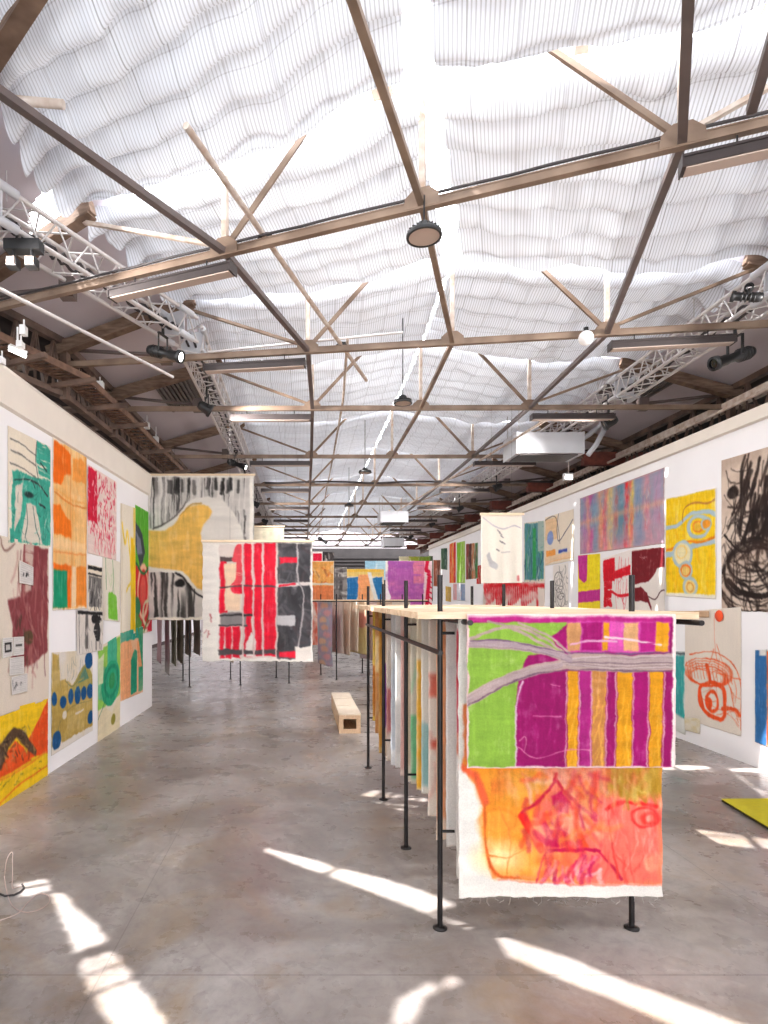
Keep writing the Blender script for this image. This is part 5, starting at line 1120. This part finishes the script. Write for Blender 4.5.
# ---------------------------------------------------------------- lamps
def strip_light(k, u0, u1, label):
    p, q = tp(k,u0,-.17), tp(k,u1,-.17); t = thing('strip_light', label, 'light fixture', (p+q)/2, 'linear lamps under the tie beams')
    h = MB(); h.bar(p, q, .13, .085); h.bar(p, q, .15, .015, ob=.03); h.bar(p, q, .09, .02, ob=.05); h.build('housing', M['housing'], t)
    MB().bar(p.lerp(q,.01), q.lerp(p,.01), .105, .012, ob=-.046).build('diffuser', M['diff'], t)
    d = (q-p).normalized(); MB().bar(p-d*.012, p, .15, .10).build('end_cap', M['housing'], t); MB().bar(q, q+d*.012, .15, .10).build('end_cap', M['housing'], t)
    for s in (.2, .8): c = p.lerp(q, s); MB().tube(c+Z3*.05, c+Z3*.15, .007, 6).build('hanger', M['black'], t)
strip_light(1, -3.2, -1.8, 'linear lamp slung under the nearest tie beam on the left')
strip_light(1, 1.88, 3.55, 'linear lamp slung under the nearest tie beam at the upper right corner')
for k in range(2, 10):
    strip_light(k, -3.3, -1.92, 'linear lamp under the %s tie beam from the front, left side' % ORD[k-1]); strip_light(k, 1.92, 3.32, 'linear lamp under the %s tie beam from the front, right side' % ORD[k-1])
def pendant(p, r, rise, label):
    p = Vector(p); t = thing('pendant_lamp', label, 'lamp', p, 'round pendant lamps on the centre line')
    MB().lathe(p, [(r*.86,-.01),(r,-.012),(r*1.02,.0),(r*.98,.025),(r*.5,.04),(r*.42,.05),(r*.4,.10),(r*.2,.12),(.012,.125)], 32).build('rim', M['black'], t)
    MB().lathe(p, [(.0001,-.006),(r*.6,-.007),(r*.87,-.008)], 32).build('diffuser', M['diff'], t)
    f_ = MB()
    for i in range(20):
        a_ = 2*math.pi*i/20; f_.bar(p + Vector((math.cos(a_)*r*.42, math.sin(a_)*r*.42, .05)), p + Vector((math.cos(a_)*r*.93, math.sin(a_)*r*.93, .03)), .006, .03)
    f_.build('cooling_fins', M['black'], t)
    MB().tube(p+Z3*.12, p+Z3*rise, .008, 6).build('stem', M['black'], t)
pendant((.985, 4.96, EYE+2.99), .145, .34, 'round black-rimmed pendant lamp nearest the camera'); pendant((1.50, 9.2, EYE+2.99), .14, 1.3, 'round pendant lamp before the third tie beam')
pendant((1.43, 14.3, EYE+2.99), .15, 1.3, 'round pendant lamp by the fourth tie beam'); pendant((1.43, 19.5, EYE+2.99), .15, 1.3, 'small looking pendant lamp furthest down the hall')
t = thing('globe_lamp', 'white globe lamp fixed under the second tie beam', 'lamp', at(586,338,7.48)); MB().sphere(at(586,338,7.48), .09, 24).build('globe', M['white'], t); MB().tube(at(586,338,7.48)+Z3*.08, at(586,338,7.48)+Z3*.13, .03, 10).build('collar', M['black'], t)
def spot(pos, aim, L, r, label, drop=.3, lit=False, ratio=1.15):
    pos = Vector(pos); d = Vector(aim).normalized(); t = thing('stage_spotlight', label, 'spotlight', pos, 'black stage spotlights')
    a_ = pos - d*L*.45
    MB().lathe(a_, [(.001,0),(r*.8,.01),(r,.05),(r,L*.36),(r*.72,L*.42),(r*.72,L*.62),(r*.86,L*.66),(r*.86,L*.86),(r*ratio,L*.9),(r*ratio,L),(r*.8,L)], 20, axis=d).build('body', M['black'], t)
    MB().lathe(a_+d*(L*.97), [(.001,0),(r*.5,.004),(r*.85,.0)], 20, axis=d).build('lens', M['lit'] if lit else M['glass'], t)
    s = d.cross(Z3).normalized(); y = MB(); y.bar(pos-s*(r+.03), pos-s*(r+.03)+Z3*(drop*.6), .012, .04); y.bar(pos+s*(r+.03), pos+s*(r+.03)+Z3*(drop*.6), .012, .04); y.bar(pos-s*(r+.03)+Z3*(drop*.6), pos+s*(r+.03)+Z3*(drop*.6), .04, .012); y.build('yoke', M['black'], t)
    c = MB(); c.tube(pos+Z3*drop*.6, pos+Z3*drop*.85, .02, 8); c.lathe(pos+Z3*drop, [(.03,-.03),(.045,-.03),(.045,.03),(.03,.03)], 14, axis=s); c.build('clamp', M['black'], t)
    f_ = MB()
    for i in range(4): f_.lathe(a_+d*(.07+i*.04), [(r,0),(r*1.1,.003),(r*1.1,.012),(r,.015)], 20, axis=d)
    f_.build('cooling_ribs', M['black'], t)
spot(at(163,353,7.7), (1,-.35,-.35), .52, .07, 'lit black spotlight hanging from the left lighting truss', .38, True)
spot(at(735,357,7.3), (-1,-.15,-.35), .58, .075, 'black spotlight hanging from the right lighting truss', .40, False)
spot(at(749,297,6.5), (-.9,.6,.35), .30, .05, 'small black spotlight perched on the right lighting truss', .1, False)
spot(at(236,464,14.0), (1,-.3,-.4), .5, .07, 'far black spotlight on the left truss above the streaked canvas', .3, True)
spot(at(322,540,31.2), (1,-.1,-.6), .55, .09, 'distant spotlight hanging before the far end', .28, False)
def wash(p, aim, label):  # fill lamp added to brighten walls and floor, cased like a floodlight
    p = Vector(p); d = (Vector(aim)-p).normalized(); t = thing('added_fill_lamp', label, 'floodlight', p, 'fill lamps added on the lighting trusses')
    MB().lathe(p-d*.16, [(.001,0),(.05,.0),(.075,.05),(.09,.18),(.11,.20),(.11,.24),(.095,.24),(.09,.205)], 20, axis=d).build('body', M['black'], t)
    MB().lathe(p+d*.045, [(.001,.002),(.088,.0)], 20, axis=d).build('lens', M['diff'], t)
    s = d.cross(Z3).normalized(); y = MB()
    for e in (-1, 1): y.bar(p+s*e*.12, p+s*e*.12+Z3*.2, .012, .03)
    y.bar(p-s*.125+Z3*.2, p+s*.125+Z3*.2, .03, .012); y.tube(p+Z3*.2, p+Z3*.5, .016, 8); y.build('yoke', M['black'], t)
    l = bpy.data.lights.new('fill_light', 'SPOT'); l.energy = FILL_POWER * (.35 if p.y < 3 else .6 if p.y < 8 else .9 if p.y < 15 else .55); l.spot_size = math.radians(125); l.spot_blend = 1.0; l.shadow_soft_size = .09; l.color = (1.0, .975, .95)
    o = bpy.data.objects.new('lamp', l); COL.objects.link(o); o.parent = t; o.location = d*.10; o.rotation_euler = d.to_track_quat('-Z','Y').to_euler()
WY = (1.6, 5.35, 9.9, 16.0, 20.0, 24.5, 29.5)
for i, y in enumerate(WY):
    xl = -1.62 if y > 8 else -1.62 - (8.2-y)*.508
    if y < 4: xl = -2.6
    wash((xl, y, ZT-.50), (6.2, y+3.2, 1.4), 'small black fill lamp added on the left lighting truss, %s from the front' % ORD[i]); wash((5.3, y+.6, ZT-.56), (-3.4, y+3.6, 1.4), 'small black fill lamp added on the right lighting truss, %s from the front' % ORD[i])
c0 = at(25,252,5.75); t = thing('twin_floodlight', 'black bar with two small floodlight heads on the left truss', 'floodlight', c0)
MB().box(c0+Vector((-.18,-.06,0)), c0+Vector((.16,.06,.10))).build('bar', M['black'], t)
for dx in (-.10, .08):
    h = c0 + Vector((dx,-.03,-.12)); m = MB(); m.box(h+Vector((-.05,-.05,-.05)), h+Vector((.05,.05,.04))); m.tube(h, h+Z3*.13, .015, 8); hd = m.build('head', M['black'], t); sub(MB().box(h+Vector((-.038,-.06,-.04)), h+Vector((.038,-.05,.03))), 'lens', M['diff'], hd, t)
MB().tube(c0+Vector((-.08,0,.1)), c0+Vector((-.08,0,.28)), .012, 8).build('clamp', M['black'], t)
# lit tube on the left tray, small boxes
a_ = at(9,349,6.95); b_ = at(26,356.5,7.1)
t = thing('fluorescent_lamp', 'small bright fluorescent lamp fixed on the left cable tray', 'lamp', a_); MB().tube(a_, b_, .02, 10).build('tube', M['lit'], t); MB().bar(a_+Z3*.04, b_+Z3*.04, .07, .03).build('housing', M['white'], t); MB().tube((a_+b_)/2+Z3*.06, (a_+b_)/2+Z3*.3, .012, 6).build('bracket', M['white'], t)
BX = [(24,331,6.9,.055,.10,'white junction box on the upper left girder'),(21,345,6.9,.06,.06,'white socket box just above the fluorescent lamp'),(2,361,6.8,.05,.07,'white box at the left edge below the fluorescent lamp'),(100,386,9.3,.11,.12,'white sensor box on the left tray halfway along'),(64,384,8.6,.14,.08,'round-cornered white lamp under the left tray'),(147,426,12.2,.1,.12,'small white box at the far end of the left tray'),(156,440,13,.1,.12,'second white box at the far end of the left tray')]
for x, y, Y, w_, h_, lb in BX:
    c = at(x,y,Y); m = MB(); m.box(c+Vector((-w_/2,-.04,-h_/2)), c+Vector((w_/2,.04,h_/2))); m.box(c+Vector((-w_/2-.005,-.05,-h_/2-.005)), c+Vector((w_/2+.005,-.04,h_/2+.005))); m.tube(c+Z3*h_/2, c+Z3*(h_/2+(.08 if Y < 12 else .35)), .01, 6)
    tag(m.build('junction_box', M['white']), lb, 'box')
def unit(x0, x1, yt, yb, Y, D, label):
    p, q = at(x0,yb,Y), at(x1,yt,Y); t = thing('air_unit', label, 'air unit', ((p.x+q.x)/2, Y+D/2, p.z), 'sheet metal air units hung from the roof')
    b1 = MB().box((p.x,Y,p.z), (q.x,Y+D,q.z)); 
    for s in (p.x, q.x): b1.box((s-.012,Y-.01,p.z-.01), (s+.012,Y+D+.01,q.z+.012))
    b1.build('casing', M['duct'], t)
    g = MB()
    for i in range(9): yy = Y+.08+i*(D-.16)/9; g.box((p.x+.08,yy,p.z-.02), (q.x-.08,yy+.05,p.z-.004))
    g.build('grille', M['housing'], t)
    for x in (p.x+.06, q.x-.06):
        for y in (Y+.06, Y+D-.06): MB().tube((x,y,q.z), (x,y,H+.55), .008, 6).build('hanging_rod', M['wire'], t)
    return t
au = unit(517, 584, 432, 453, 12.0, .8, 'large grey sheet metal air unit hung on the right'); unit(381, 408, 511, 522, 22.0, 1.0, 'grey air unit hung in the middle distance'); unit(384, 404, 538, 546, 29.0, 1.0, 'small looking grey air unit far down the hall')
MB().path([Vector((5.45,12.4,5.5)), at(590,434,12.5), at(600,425,12.6), at(606,418,12.4), at(604,430,12.2), at(596,445,12), at(588,455,12)], .05, 10).build('flexible_hose', M['duct'], au)
c = at(568.5,477,14.0); t = thing('floodlight', 'tiny lit floodlight above the right wall', 'floodlight', c); MB().box(c+Vector((-.10,-.02,-.07)), c+Vector((.10,.08,.09))).build('body', M['white'], t); MB().box(c+Vector((-.08,-.03,-.05)), c+Vector((.08,-.02,.03))).build('lens', M['lit'], t); MB().tube(c+Z3*.09, c+Z3*.5, .012, 6).build('stem', M['post'], t)
